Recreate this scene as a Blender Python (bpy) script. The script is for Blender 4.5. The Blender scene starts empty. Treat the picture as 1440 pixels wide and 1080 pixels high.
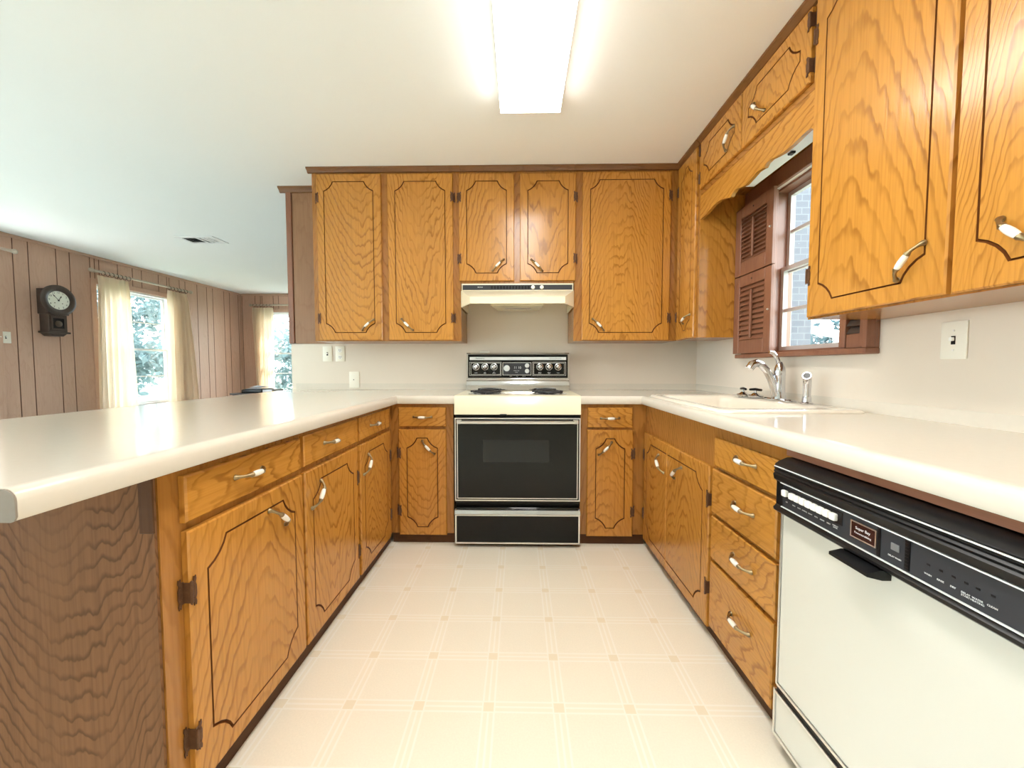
import bpy, bmesh, math, random
from mathutils import Vector, Matrix
random.seed(7)
PI = math.pi
S = bpy.context.scene
C = S.collection

# ------------------------------------------------------------------ camera
cam_d = bpy.data.cameras.new('camera')
cam_d.sensor_width = 36.0
cam_d.lens = 540.0 / 1440.0 * 36.0
cam_d.clip_start = 0.03
cam = bpy.data.objects.new('camera', cam_d); C.objects.link(cam)
CAM_H = 1.095
pitch = math.atan(25.0 / 540.0)
yaw = math.atan(10.0 / 540.0 * math.cos(pitch))
cam.location = (0, 0, CAM_H)
cam.rotation_euler = (PI / 2 - pitch, 0, yaw)
S.camera = cam

# ------------------------------------------------------------------ world, exposure, daylight
S.view_settings.view_transform = 'Standard'
S.view_settings.look = 'None'
S.view_settings.exposure = 1.34
S.view_settings.gamma = 1.0
S.view_settings.use_curve_mapping = False
S.cycles.use_denoising = True
S.cycles.max_bounces = 10
S.cycles.diffuse_bounces = 6
S.cycles.glossy_bounces = 4
S.cycles.transmission_bounces = 6
S.cycles.transparent_max_bounces = 12
S.cycles.sample_clamp_indirect = 12.0
S.cycles.caustics_reflective = False
S.cycles.caustics_refractive = False
LAMP_STRENGTH = 6.4
SKY_STRENGTH = 5.2
SUN_STRENGTH = 9.0
w = bpy.data.worlds.new('sky'); S.world = w
w.use_nodes = True
bg = w.node_tree.nodes['Background']
bg.inputs['Color'].default_value = (0.80, 0.95, 1.0, 1)
bg.inputs['Strength'].default_value = SKY_STRENGTH
sun_d = bpy.data.lights.new('sun', 'SUN'); sun_d.energy = SUN_STRENGTH; sun_d.angle = math.radians(1.0); sun_d.color = (1.0, 0.96, 0.9)
sun = bpy.data.objects.new('sun', sun_d); C.objects.link(sun)
sun.rotation_euler = (math.radians(-24), math.radians(4), 0); sun.location = (0, 6, 8)

# ------------------------------------------------------------------ materials
def srgb(r, g, b):
    f = lambda c: (c / 255 / 12.92) if c / 255 <= 0.04045 else ((c / 255 + 0.055) / 1.055) ** 2.4
    return (f(r), f(g), f(b), 1)

class NT:
    """small helper to wire nodes"""
    def __init__(s, name):
        s.m = bpy.data.materials.new(name); s.m.use_nodes = True
        s.t = s.m.node_tree; s.b = s.t.nodes['Principled BSDF']
    def n(s, kind, **kw):
        nd = s.t.nodes.new(kind)
        for k, v in kw.items():
            setattr(nd, k, v)
        return nd
    def l(s, a, b):
        s.t.links.new(a, b)
    def math(s, op, a, b=None, c=None):
        nd = s.n('ShaderNodeMath', operation=op)
        for i, v in enumerate((a, b, c)):
            if v is None: continue
            if isinstance(v, (int, float)): nd.inputs[i].default_value = v
            else: s.l(v, nd.inputs[i])
        return nd.outputs[0]
    def mix(s, fac, a, b):
        nd = s.n('ShaderNodeMix', data_type='RGBA')
        for sock, v in ((nd.inputs[0], fac), (nd.inputs[6], a), (nd.inputs[7], b)):
            if isinstance(v, (int, float)): sock.default_value = v
            elif isinstance(v, tuple): sock.default_value = v
            else: s.l(v, sock)
        return nd.outputs[2]
    def noise(s, vec, scale=1.0, detail=2.0, rough=0.5):
        nd = s.n('ShaderNodeTexNoise'); s.l(vec, nd.inputs['Vector'])
        nd.inputs['Scale'].default_value = scale; nd.inputs['Detail'].default_value = detail
        nd.inputs['Roughness'].default_value = rough
        return nd.outputs[0]
    def comb(s, x, y, z=0.0):
        nd = s.n('ShaderNodeCombineXYZ')
        for i, v in enumerate((x, y, z)):
            if isinstance(v, (int, float)): nd.inputs[i].default_value = v
            else: s.l(v, nd.inputs[i])
        return nd.outputs[0]
    def smooth(s, v, lo, hi):
        nd = s.n('ShaderNodeMapRange', interpolation_type='SMOOTHSTEP')
        s.l(v, nd.inputs[0]); nd.inputs[1].default_value = lo; nd.inputs[2].default_value = hi
        return nd.outputs[0]
    def bump(s, h, strength=0.2, dist=0.002):
        nd = s.n('ShaderNodeBump'); nd.inputs['Strength'].default_value = strength
        nd.inputs['Distance'].default_value = dist
        s.l(h, nd.inputs['Height']); s.l(nd.outputs[0], s.b.inputs['Normal'])

def plain(name, col, rough=0.5, metal=0.0, coat=0.0, var=0.0, scale=8.0, spec=0.5):
    t = NT(name)
    t.b.inputs['Base Color'].default_value = col
    t.b.inputs['Roughness'].default_value = rough
    t.b.inputs['Metallic'].default_value = metal
    t.b.inputs['Coat Weight'].default_value = coat
    t.b.inputs['Coat Roughness'].default_value = 0.08
    t.b.inputs['Specular IOR Level'].default_value = spec
    if var:
        tc = t.n('ShaderNodeTexCoord')
        f = t.noise(tc.outputs['Object'], scale, 4.0)
        c2 = tuple(c * (1 - var) for c in col[:3]) + (1,)
        t.l(t.mix(f, c2, col), t.b.inputs['Base Color'])
    return t.m

def oak(name, light, dark, mid=None, rough=0.24, k=150.0, sv=15.0, fibre=0.62, amount=0.70, coat=0.12, jagged=1.2, spec=0.5):
    """veneer oak: parabolic cathedral figure from uv metres (u across, v along the grain)"""
    t = NT(name)
    uv = t.n('ShaderNodeUVMap'); sp = t.n('ShaderNodeSeparateXYZ'); t.l(uv.outputs[0], sp.inputs[0])
    oi = t.n('ShaderNodeObjectInfo'); rnd = oi.outputs['Random']
    r2 = t.math('FRACT', t.math('MULTIPLY', rnd, 37.7)); r3 = t.math('FRACT', t.math('MULTIPLY', rnd, 91.3))
    u = t.math('ADD', sp.outputs[0], t.math('MULTIPLY', t.math('SUBTRACT', r2, 0.5), 0.24))
    sgn = t.math('SUBTRACT', t.math('MULTIPLY', t.math('GREATER_THAN', r3, 0.4), 2.0), 1.0)
    v = t.math('MULTIPLY', t.math('ADD', sp.outputs[1], t.math('MULTIPLY', rnd, 3.0)), sgn)
    off = t.math('MULTIPLY', rnd, 60.0)
    low = t.noise(t.comb(t.math('MULTIPLY', u, 7.0), t.math('MULTIPLY', v, 1.6), off), 1.0, 2.0)
    jag = t.noise(t.comb(t.math('MULTIPLY', u, 34.0), t.math('MULTIPLY', v, 9.0), off), 1.0, 2.0)
    uu = t.math('ADD', u, t.math('MULTIPLY', t.math('SUBTRACT', low, 0.5), 0.10))
    f = t.math('MULTIPLY', t.math('MULTIPLY', uu, uu), k)
    f = t.math('DIVIDE', f, t.math('ADD', 1.0, t.math('MULTIPLY', t.math('ABSOLUTE', uu), 2.2)))
    r4 = t.math('FRACT', t.math('MULTIPLY', rnd, 173.1))
    f = t.math('ADD', f, t.math('MULTIPLY', v, t.math('MULTIPLY_ADD', r4, sv * 0.8, sv * 0.45)))
    f = t.math('ADD', f, t.math('MULTIPLY', low, 4.0))
    f = t.math('ADD', f, t.math('MULTIPLY', jag, jagged))
    r5 = t.math('FRACT', t.math('MULTIPLY', rnd, 311.7))
    f = t.math('MULTIPLY', f, t.math('MULTIPLY_ADD', r5, 0.55, 0.78))
    fr = t.math('FRACT', f)
    line = t.math('MULTIPLY', t.smooth(fr, 0.56, 0.88), t.math('SUBTRACT', 1.0, t.smooth(fr, 0.88, 1.0)))
    fib = t.noise(t.comb(t.math('MULTIPLY', u, 125.0), t.math('MULTIPLY', v, 3.5), off), 1.0, 3.0, 0.6)
    big = t.noise(t.comb(t.math('MULTIPLY', u, 3.0), t.math('MULTIPLY', v, 1.2), off), 1.0, 1.0)
    br = t.smooth(fib, 0.35, 0.75)
    tone = t.mix(big, tuple(c * 0.86 for c in light[:3]) + (1,), tuple(min(1, c * 1.12) for c in light[:3]) + (1,))
    tone = t.mix(t.math('MULTIPLY', br, fibre), tone, mid or tuple((a * 0.5 + b * 0.5) for a, b in zip(light[:3], dark[:3])) + (1,))
    vn = t.noise(t.comb(t.math('MULTIPLY', u, 9.0), t.math('MULTIPLY', v, 2.5), t.math('ADD', off, 7.0)), 1.0, 2.0)
    vary = t.math('MULTIPLY_ADD', t.smooth(vn, 0.32, 0.66), 0.75, 0.25)
    fac = t.math('MULTIPLY', t.math('MULTIPLY', line, vary), amount)
    t.l(t.mix(fac, tone, dark), t.b.inputs['Base Color'])
    t.b.inputs['Roughness'].default_value = rough
    t.b.inputs['Coat Weight'].default_value = coat
    t.b.inputs['Coat Roughness'].default_value = 0.12
    t.b.inputs['Specular IOR Level'].default_value = spec
    t.bump(t.math('ADD', t.math('MULTIPLY', fac, -0.6), t.math('MULTIPLY', br, -0.4)), 0.12, 0.002)
    return t.m

M = {}
OL = (0.545, 0.245, 0.041, 1); OD = (0.225, 0.080, 0.011, 1)
M['oak'] = oak('honey_oak', OL, OD)
M['oak_frame'] = oak('oak_frame', (0.40, 0.172, 0.036, 1), (0.185, 0.067, 0.012, 1), k=120, sv=11, amount=0.6)
M['groove'] = plain('routed_groove', (0.12, 0.036, 0.007, 1), 0.6, spec=0.1)
M['crown'] = oak('crown_wood', (0.205, 0.088, 0.030, 1), (0.11, 0.04, 0.012, 1), k=60, sv=6, amount=0.4)
M['dark_oak'] = oak('end_panel_wood', (0.215, 0.103, 0.046, 1), (0.080, 0.033, 0.013, 1), k=220, sv=21, amount=0.70, rough=0.6, coat=0.0, spec=0.15, jagged=1.6)
M['strip_wood'] = oak('wall_strip_wood', (0.30, 0.155, 0.075, 1), (0.18, 0.08, 0.032, 1), k=40, sv=4, amount=0.35, rough=0.45, coat=0.0)
M['mahogany'] = oak('mahogany', (0.255, 0.108, 0.060, 1), (0.155, 0.057, 0.030, 1), k=50, sv=5, amount=0.4, rough=0.42, coat=0.1)
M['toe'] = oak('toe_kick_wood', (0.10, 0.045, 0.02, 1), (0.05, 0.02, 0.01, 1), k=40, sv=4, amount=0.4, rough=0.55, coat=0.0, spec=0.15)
M['panelling'] = oak('wall_panelling', (0.59, 0.385, 0.285, 1), (0.46, 0.27, 0.18, 1), k=30, sv=3.5, amount=0.30, fibre=0.5, rough=0.5, coat=0.0)
M['sash'] = plain('grey_beige_sash', (0.46, 0.41, 0.385, 1), 0.5)  # even grey-beige tone for the sink window sashes
M['joint'] = plain('panelling_joint', (0.16, 0.075, 0.045, 1), 0.6)
M['wall'] = plain('cream_wall_paint', (0.745, 0.665, 0.565, 1), 0.55, var=0.04, scale=2.0)
M['ceiling'] = plain('ceiling_paint', (0.92, 0.935, 0.925, 1), 0.85, var=0.03, scale=1.5)
M['laminate'] = plain('cream_laminate', (0.71, 0.655, 0.565, 1), 0.11, var=0.05, scale=60.0)
M['greycore'] = plain('grey_end_core', srgb(150, 138, 126), 0.6, var=0.2, scale=60)
M['almond'] = plain('almond_enamel', (0.85, 0.78, 0.58, 1), 0.18, coat=0.4)
M['almond_panel'] = plain('almond_door_panel', (0.66, 0.65, 0.585, 1), 0.3, coat=0.2)
M['sink'] = plain('cream_porcelain', (0.86, 0.79, 0.68, 1), 0.12, coat=0.5)
M['chrome'] = plain('chrome', (0.62, 0.62, 0.64, 1), 0.08, 1.0)
M['steel'] = plain('brushed_steel', (0.86, 0.85, 0.83, 1), 0.32, 1.0)
M['black'] = plain('black_plastic', (0.006, 0.006, 0.007, 1), 0.28, spec=0.3)
M['blackglass'] = plain('black_glass', (0.004, 0.005, 0.0055, 1), 0.05, spec=0.32)
M['ovenwin'] = plain('oven_window_glass', (0.016, 0.018, 0.019, 1), 0.08, spec=0.32)
M['coil'] = plain('coil_element', (0.018, 0.018, 0.02, 1), 0.4)
M['darkgrey'] = plain('dark_grey_panel', (0.034, 0.036, 0.042, 1), 0.4, spec=0.3)
M['midgrey'] = plain('grey_panel', (0.16, 0.16, 0.165, 1), 0.45)
M['silver'] = plain('silver_strip', (0.70, 0.72, 0.72, 1), 0.4)
M['white'] = plain('white_plastic', (0.86, 0.85, 0.81, 1), 0.35)
M['whitepaint'] = plain('white_painted_wood', (0.84, 0.85, 0.86, 1), 0.45)
M['plate'] = plain('ivory_plate', (0.84, 0.81, 0.71, 1), 0.35)
M['brass'] = plain('antique_brass', (0.37, 0.28, 0.155, 1), 0.34, 1.0, var=0.4, scale=120)
M['hinge'] = plain('aged_copper_hinge', (0.16, 0.075, 0.036, 1), 0.5, 0.2, var=0.5, scale=150, spec=0.25)
M['ceramic'] = plain('ceramic', (0.88, 0.84, 0.76, 1), 0.12, coat=0.5)
M['maroon'] = plain('dark_maroon_badge', (0.03, 0.006, 0.005, 1), 0.25)
M['clockwood'] = oak('dark_clock_wood', (0.060, 0.040, 0.032, 1), (0.03, 0.02, 0.015, 1), k=40, sv=5, amount=0.4, rough=0.4, coat=0.1)
M['clockface'] = plain('clock_face', (0.82, 0.84, 0.74, 1), 0.5)
M['rodwood'] = plain('curtain_rod_wood', (0.50, 0.42, 0.33, 1), 0.4)
M['bronze'] = plain('dark_bronze', (0.10, 0.075, 0.055, 1), 0.4, 0.6)
M['bark'] = plain('bark', (0.16, 0.17, 0.18, 1), 0.9, var=0.4, scale=12)
M['carpet'] = plain('pale_grey_carpet', (0.52, 0.55, 0.54, 1), 0.95, var=0.25, scale=90)
M['paper'] = plain('paper', (0.80, 0.80, 0.84, 1), 0.6)
M['bounce_slab'] = plain('pale_bounce_slab', (0.62, 0.61, 0.58, 1), 0.9, var=0.15, scale=3)  # for the unseen slab that reflects sun indoors
M['lawn'] = plain('lawn_green', (0.14, 0.20, 0.15, 1), 0.9, var=0.4, scale=3)
M['grille'] = plain('grille_black', (0.015, 0.015, 0.016, 1), 0.7, spec=0.2)

def curtain_mat():
    t = NT('cream_curtain_cloth')
    col = (0.95, 0.875, 0.77, 1)
    t.b.inputs['Base Color'].default_value = col
    t.b.inputs['Roughness'].default_value = 0.9
    tr = t.n('ShaderNodeBsdfTranslucent'); tr.inputs['Color'].default_value = (0.95, 0.84, 0.70, 1)
    mx = t.n('ShaderNodeMixShader'); mx.inputs[0].default_value = 0.6
    out = t.t.nodes['Material Output']
    t.l(t.b.outputs[0], mx.inputs[1]); t.l(tr.outputs[0], mx.inputs[2]); t.l(mx.outputs[0], out.inputs[0])
    return t.m
M['curtain'] = curtain_mat()

def leaf_mat(name, col):
    t = NT(name)
    t.b.inputs['Base Color'].default_value = col
    t.b.inputs['Roughness'].default_value = 0.6
    tr = t.n('ShaderNodeBsdfTranslucent'); tr.inputs['Color'].default_value = col
    mx = t.n('ShaderNodeMixShader'); mx.inputs[0].default_value = 0.4
    out = t.t.nodes['Material Output']
    t.l(t.b.outputs[0], mx.inputs[1]); t.l(tr.outputs[0], mx.inputs[2]); t.l(mx.outputs[0], out.inputs[0])
    return t.m
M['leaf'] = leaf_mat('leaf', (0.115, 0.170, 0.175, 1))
M['leaf3'] = leaf_mat('leaf_darkest', (0.038, 0.070, 0.080, 1))  # darkest of the three leaf tones, one even colour
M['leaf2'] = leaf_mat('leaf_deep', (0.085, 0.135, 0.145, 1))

def glass_mat():
    t = NT('window_glass')
    out = t.t.nodes['Material Output']
    tp = t.n('ShaderNodeBsdfTransparent'); gl = t.n('ShaderNodeBsdfGlossy'); gl.inputs['Roughness'].default_value = 0.02
    mx = t.n('ShaderNodeMixShader')
    mx.inputs[0].default_value = 0.05; t.l(tp.outputs[0], mx.inputs[1]); t.l(gl.outputs[0], mx.inputs[2]); t.l(mx.outputs[0], out.inputs[0])
    return t.m
M['glass'] = glass_mat()

def emit(name, col, strength):
    t = NT(name)
    t.b.inputs['Base Color'].default_value = (0.9, 0.9, 0.88, 1)
    t.b.inputs['Emission Color'].default_value = col
    t.b.inputs['Emission Strength'].default_value = strength
    return t.m
M['diffuser'] = emit('lit_diffuser', (1.0, 0.98, 0.94, 1), LAMP_STRENGTH)

def vinyl():
    t = NT('vinyl_floor')
    tc = t.n('ShaderNodeTexCoord'); sp = t.n('ShaderNodeSeparateXYZ'); t.l(tc.outputs['Object'], sp.inputs[0])
    def dist(o, ph, P_):
        a = t.math('FRACT', t.math('ADD', t.math('DIVIDE', t.math('SUBTRACT', o, ph), P_), 100.5))
        return t.math('MULTIPLY', t.math('ABSOLUTE', t.math('SUBTRACT', a, 0.5)), P_)
    dx = dist(sp.outputs[0], -0.097, 0.226); dy = dist(sp.outputs[1], 1.185, 0.2155)
    HB = 0.0215
    inx = t.math('LESS_THAN', dx, HB); iny = t.math('LESS_THAN', dy, HB)
    def lines(d):
        c = t.math('LESS_THAN', d, 0.0032)
        e = t.math('MULTIPLY', t.math('GREATER_THAN', d, HB - 0.0062), t.math('LESS_THAN', d, HB))
        return t.math('MAXIMUM', c, e)
    lx = lines(dx); ly = lines(dy)
    both = t.math('MULTIPLY', inx, iny)
    either = t.math('MAXIMUM', inx, iny)
    sq = t.math('MULTIPLY', t.math('LESS_THAN', dx, HB - 0.005), t.math('LESS_THAN', dy, HB - 0.005))
    ln = t.math('MULTIPLY', t.math('MAXIMUM', lx, ly), t.math('SUBTRACT', 1.0, sq))
    base = (0.915, 0.855, 0.725, 1); stripe = (0.90, 0.84, 0.71, 1); line = (0.94, 0.90, 0.805, 1); square = (0.86, 0.775, 0.61, 1)
    nz = t.noise(tc.outputs['Object'], 180.0, 3.0); nb = t.noise(tc.outputs['Object'], 3.0, 2.0)
    c0 = t.mix(t.smooth(nz, 0.3, 0.7), tuple(c * 0.955 for c in base[:3]) + (1,), base)
    c0 = t.mix(t.math('MULTIPLY', nb, 0.35), c0, (0.93, 0.88, 0.77, 1))
    c1 = t.mix(either, c0, stripe)
    c2 = t.mix(ln, c1, line)
    c3 = t.mix(sq, c2, square)
    t.l(c3, t.b.inputs['Base Color'])
    t.b.inputs['Roughness'].default_value = 0.32
    t.bump(nz, 0.05, 0.001)
    return t.m
M['vinyl'] = vinyl()

def brick_mat():
    t = NT('pale_brick')
    tc = t.n('ShaderNodeTexCoord'); mp = t.n('ShaderNodeMapping'); mp.inputs['Rotation'].default_value = (PI / 2, 0, 0)
    t.l(tc.outputs['Object'], mp.inputs[0])
    bk = t.n('ShaderNodeTexBrick'); t.l(mp.outputs[0], bk.inputs['Vector'])
    bk.inputs['Color1'].default_value = (0.085, 0.085, 0.097, 1); bk.inputs['Color2'].default_value = (0.070, 0.070, 0.083, 1)
    bk.inputs['Mortar'].default_value = (0.105, 0.107, 0.115, 1); bk.inputs['Scale'].default_value = 5.0
    t.l(bk.outputs[0], t.b.inputs['Base Color']); t.b.inputs['Roughness'].default_value = 0.9
    return t.m
M['brick'] = brick_mat()

# ------------------------------------------------------------------ mesh helpers
class MB:
    def __init__(s):
        s.bm = bmesh.new(); s.mats = []; s.cur = 0
    def use(s, key):
        if key not in s.mats: s.mats.append(key)
        s.cur = s.mats.index(key); return s
    def _mark(s, faces):
        for f in faces: f.material_index = s.cur
    def box(s, x0, x1, y0, y1, z0, z1, bev=0.0, seg=1):
        r = bmesh.ops.create_cube(s.bm, size=1.0)
        vs = r['verts']
        for v in vs:
            v.co = Vector(((x0 + x1) / 2 + v.co.x * abs(x1 - x0), (y0 + y1) / 2 + v.co.y * abs(y1 - y0), (z0 + z1) / 2 + v.co.z * abs(z1 - z0)))
        fs = set(f for v in vs for f in v.link_faces)
        if bev:
            es = list(set(e for v in vs for e in v.link_edges))
            r2 = bmesh.ops.bevel(s.bm, geom=es, offset=bev, segments=seg, affect='EDGES', profile=0.5)
            fs = set(f for f in fs if f.is_valid) | set(r2['faces'])
            seen = set(); st = list(fs)
            while st:
                f = st.pop()
                if f in seen: continue
                seen.add(f)
                for e in f.edges:
                    for g in e.link_faces:
                        if g not in seen: st.append(g)
            fs = seen
        s._mark(fs); return s
    def face(s, pts):
        f = s.bm.faces.new([s.bm.verts.new(Vector(p)) for p in pts]); f.material_index = s.cur; return f
    def prism(s, pts, d):
        """closed polygon of 3d points pushed by vector d"""
        d = Vector(d); a = [s.bm.verts.new(Vector(p)) for p in pts]; b = [s.bm.verts.new(Vector(p) + d) for p in pts]
        fs = [s.bm.faces.new(a), s.bm.faces.new(list(reversed(b)))]
        n = len(a)
        for i in range(n):
            fs.append(s.bm.faces.new((a[i], b[i], b[(i + 1) % n], a[(i + 1) % n])))
        s._mark(fs); return s
    def rings(s, rs, close=True, cap=True):
        """loft between rings of 3d points"""
        vr = [[s.bm.verts.new(Vector(p)) for p in r] for r in rs]
        fs = []
        n = len(vr[0])
        for a, b in zip(vr[:-1], vr[1:]):
            for i in range(n if close else n - 1):
                j = (i + 1) % n
                fs.append(s.bm.faces.new((a[i], a[j], b[j], b[i])))
        if cap and close:
            fs.append(s.bm.faces.new(list(reversed(vr[0])))); fs.append(s.bm.faces.new(vr[-1]))
        s._mark(fs); return s
    def tube(s, pts, r, n=10, cap=True, flat=None):
        """tube along points; r a number or list of radii"""
        pts = [Vector(p) for p in pts]; rs = r if isinstance(r, (list, tuple)) else [r] * len(pts)
        t0 = (pts[1] - pts[0]).normalized()
        ref = Vector((0, 0, 1)) if abs(t0.z) < 0.9 else Vector((1, 0, 0))
        a = t0.cross(ref).normalized(); out = []
        for i, p in enumerate(pts):
            t = ((pts[min(i + 1, len(pts) - 1)] - pts[max(i - 1, 0)])).normalized()
            a = (a - t * a.dot(t)).normalized(); b = t.cross(a)
            out.append([p + (a * math.cos(2 * PI * k / n) + b * math.sin(2 * PI * k / n)) * rs[i] for k in range(n)])
        return s.rings(out, True, cap)
    def lathe(s, prof, o=(0, 0, 0), axis=(0, 0, 1), n=24, cap=True):
        """prof: list of (radius, height)"""
        ax = Vector(axis).normalized(); ref = Vector((1, 0, 0)) if abs(ax.x) < 0.9 else Vector((0, 1, 0))
        a = ax.cross(ref).normalized(); b = ax.cross(a); o = Vector(o)
        return s.rings([[o + ax * h + (a * math.cos(2 * PI * k / n) + b * math.sin(2 * PI * k / n)) * max(r, 1e-4) for k in range(n)] for r, h in prof], True, cap)
    def torus(s, o, axis, R, r, n=24, m=8):
        ax = Vector(axis).normalized(); ref = Vector((1, 0, 0)) if abs(ax.x) < 0.9 else Vector((0, 1, 0))
        a = ax.cross(ref).normalized(); b = ax.cross(a); o = Vector(o); vr = []
        for k in range(n):
            d = a * math.cos(2 * PI * k / n) + b * math.sin(2 * PI * k / n)
            vr.append([s.bm.verts.new(o + d * (R + r * math.cos(2 * PI * j / m)) + ax * r * math.sin(2 * PI * j / m)) for j in range(m)])
        fs = []
        for k in range(n):
            for j in range(m):
                fs.append(s.bm.faces.new((vr[k][j], vr[(k + 1) % n][j], vr[(k + 1) % n][(j + 1) % m], vr[k][(j + 1) % m])))
        s._mark(fs); return s
    def holed(s, outer, inners, d):
        """plate with holes: outer loop and inner loops of 3d points, pushed by d"""
        d = Vector(d)
        for k, off in enumerate((Vector((0, 0, 0)), d)):
            es = []
            for lp in [outer] + inners:
                vs = [s.bm.verts.new(Vector(p) + off) for p in lp]
                es += [s.bm.edges.new((vs[i], vs[(i + 1) % len(vs)])) for i in range(len(vs))]
            r = bmesh.ops.triangle_fill(s.bm, use_beauty=True, use_dissolve=False, edges=es)
            s._mark([g for g in r['geom'] if isinstance(g, bmesh.types.BMFace)])
        for lp in [outer] + inners:
            n = len(lp)
            for i in range(n):
                p, q = Vector(lp[i]), Vector(lp[(i + 1) % n])
                s.face((p, q, q + d, p + d))
        bmesh.ops.remove_doubles(s.bm, verts=s.bm.verts[:], dist=1e-5)
        return s
    def mesh(s, name, grain=None, smooth=35, org=(0, 0, 0), normals=True):
        if normals: bmesh.ops.recalc_face_normals(s.bm, faces=s.bm.faces[:])
        if grain:
            lo = [min(v.co[i] for v in s.bm.verts) for i in range(3)]; hi = [max(v.co[i] for v in s.bm.verts) for i in range(3)]
            c = [(a + b) / 2 for a, b in zip(lo, hi)]
            g = 'xyz'.index(grain); uvl = s.bm.loops.layers.uv.new('UVMap')
            for f in s.bm.faces:
                nn = [abs(x) for x in f.normal]; ax = nn.index(max(nn))
                oth = [i for i in range(3) if i != ax]
                if g in oth: vi = g; ui = [i for i in oth if i != g][0]
                else: ui, vi = oth
                for L in f.loops:
                    L[uvl].uv = (L.vert.co[ui] - c[ui] + (0.3 if ax != nn.index(max(nn)) else 0), L.vert.co[vi] - c[vi])
        if any(org):
            o = Vector(org)
            for v in s.bm.verts: v.co -= o
        me = bpy.data.meshes.new(name); s.bm.to_mesh(me); s.bm.free()
        for k in s.mats: me.materials.append(M[k])
        if smooth:
            for p in me.polygons: p.use_smooth = True
            me.set_sharp_from_angle(angle=math.radians(smooth))
        return me
    def build(s, name, parent=None, grain=None, smooth=35, loc=None):
        """ONE object; coordinates are in the room, the parent sits at its own place"""
        org = (0, 0, 0)
        if parent is not None: org = root_loc(parent)
        elif loc is not None: org = loc
        o = bpy.data.objects.new(name, s.mesh(name, grain, smooth, org)); C.objects.link(o)
        if parent is not None: o.parent = parent
        elif loc is not None: o.location = loc
        return o

def root_loc(o):
    while o.parent is not None: o = o.parent
    return tuple(o.location)
def tag(o, label, cat, group=None):
    o['label'] = label; o['category'] = cat
    if group: o['group'] = group
    return o
def thing(name, loc, label, cat, group=None):
    o = bpy.data.objects.new(name, None); C.objects.link(o); o.location = loc; o.empty_display_size = 0.1
    return tag(o, label, cat, group)
def struct(o):
    o['kind'] = 'structure'; return o
def bx(key, *a, bev=0.0, seg=1):
    return MB().use(key).box(*a, bev=bev, seg=seg)

def text_mesh(txt, size, key, spacing=1.0):
    cu = bpy.data.curves.new('lettering', 'FONT'); cu.body = txt; cu.size = size; cu.align_x = 'CENTER'; cu.align_y = 'CENTER'
    cu.extrude = 0.0002; cu.space_character = spacing
    o = bpy.data.objects.new('lettering', cu); C.objects.link(o)
    bpy.context.view_layer.update()
    me = bpy.data.meshes.new_from_object(o.evaluated_get(bpy.context.evaluated_depsgraph_get()))
    bpy.data.objects.remove(o); bpy.data.curves.remove(cu)
    me.materials.clear(); me.materials.append(M[key]); me.name = 'lettering'
    return me
def put_text(txt, size, key, parent, pos, right, up, name='lettering'):
    """lettering lying on a surface at pos (room coordinates), reading along right"""
    me = text_mesh(txt, size, key); o = bpy.data.objects.new(name, me); C.objects.link(o); o.parent = parent
    r = Vector(right).normalized(); u = Vector(up).normalized(); n = r.cross(u)
    p = Vector(pos) - Vector(root_loc(parent))
    mt = Matrix((r, u, n)).transposed().to_4x4(); mt.translation = p
    o.matrix_local = mt
    return o

# ------------------------------------------------------------------ planes that carry doors: map (along, depth into cabinet, up)
class Plane:
    def __init__(s, kind, face):
        s.kind, s.face = kind, face
        s.g = 'x' if kind == 'back' else 'y'
        s.n = {'back': Vector((0, -1, 0)), 'left': Vector((1, 0, 0)), 'right': Vector((-1, 0, 0))}[kind]
        s.a = Vector((1, 0, 0)) if kind == 'back' else Vector((0, 1, 0))
    def p(s, a, d, b):
        if s.kind == 'back': return (a, s.face + d, b)
        if s.kind == 'left': return (s.face - d, a, b)
        return (s.face + d, a, b)
    def box(s, mb, a0, a1, d0, d1, b0, b1, **k):
        p, q = s.p(a0, d0, b0), s.p(a1, d1, b1)
        return mb.box(min(p[0], q[0]), max(p[0], q[0]), min(p[1], q[1]), max(p[1], q[1]), min(p[2], q[2]), max(p[2], q[2]), **k)

def clipped(a0, a1, b0, b1, c, ch=None):
    """panel outline with scooped corners, counter clockwise"""
    cc = c; pts = []
    for (ca, cb, sa, sb, st) in ((a0, b0, 1, 1, 0), (a1, b0, -1, 1, 1), (a1, b1, -1, -1, 0), (a0, b1, 1, -1, 1)):
        q = []
        for i in range(5):
            t = i / 4
            ang = t * PI / 2
            ax = cc * (0.45 * (1 - t) + 0.55 * math.cos(ang)); bx_ = cc * (0.45 * t + 0.55 * math.sin(ang))
            q.append((ca + sa * (cc - (cc - ax)) , cb + sb * bx_))
        # q runs from the horizontal side to the vertical side
        pts += q if st else list(reversed(q))
    return pts
def clipped_path(a0, a1, b0, b1, c):
    return clipped(a0, a1, b0, b1, c)

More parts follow.
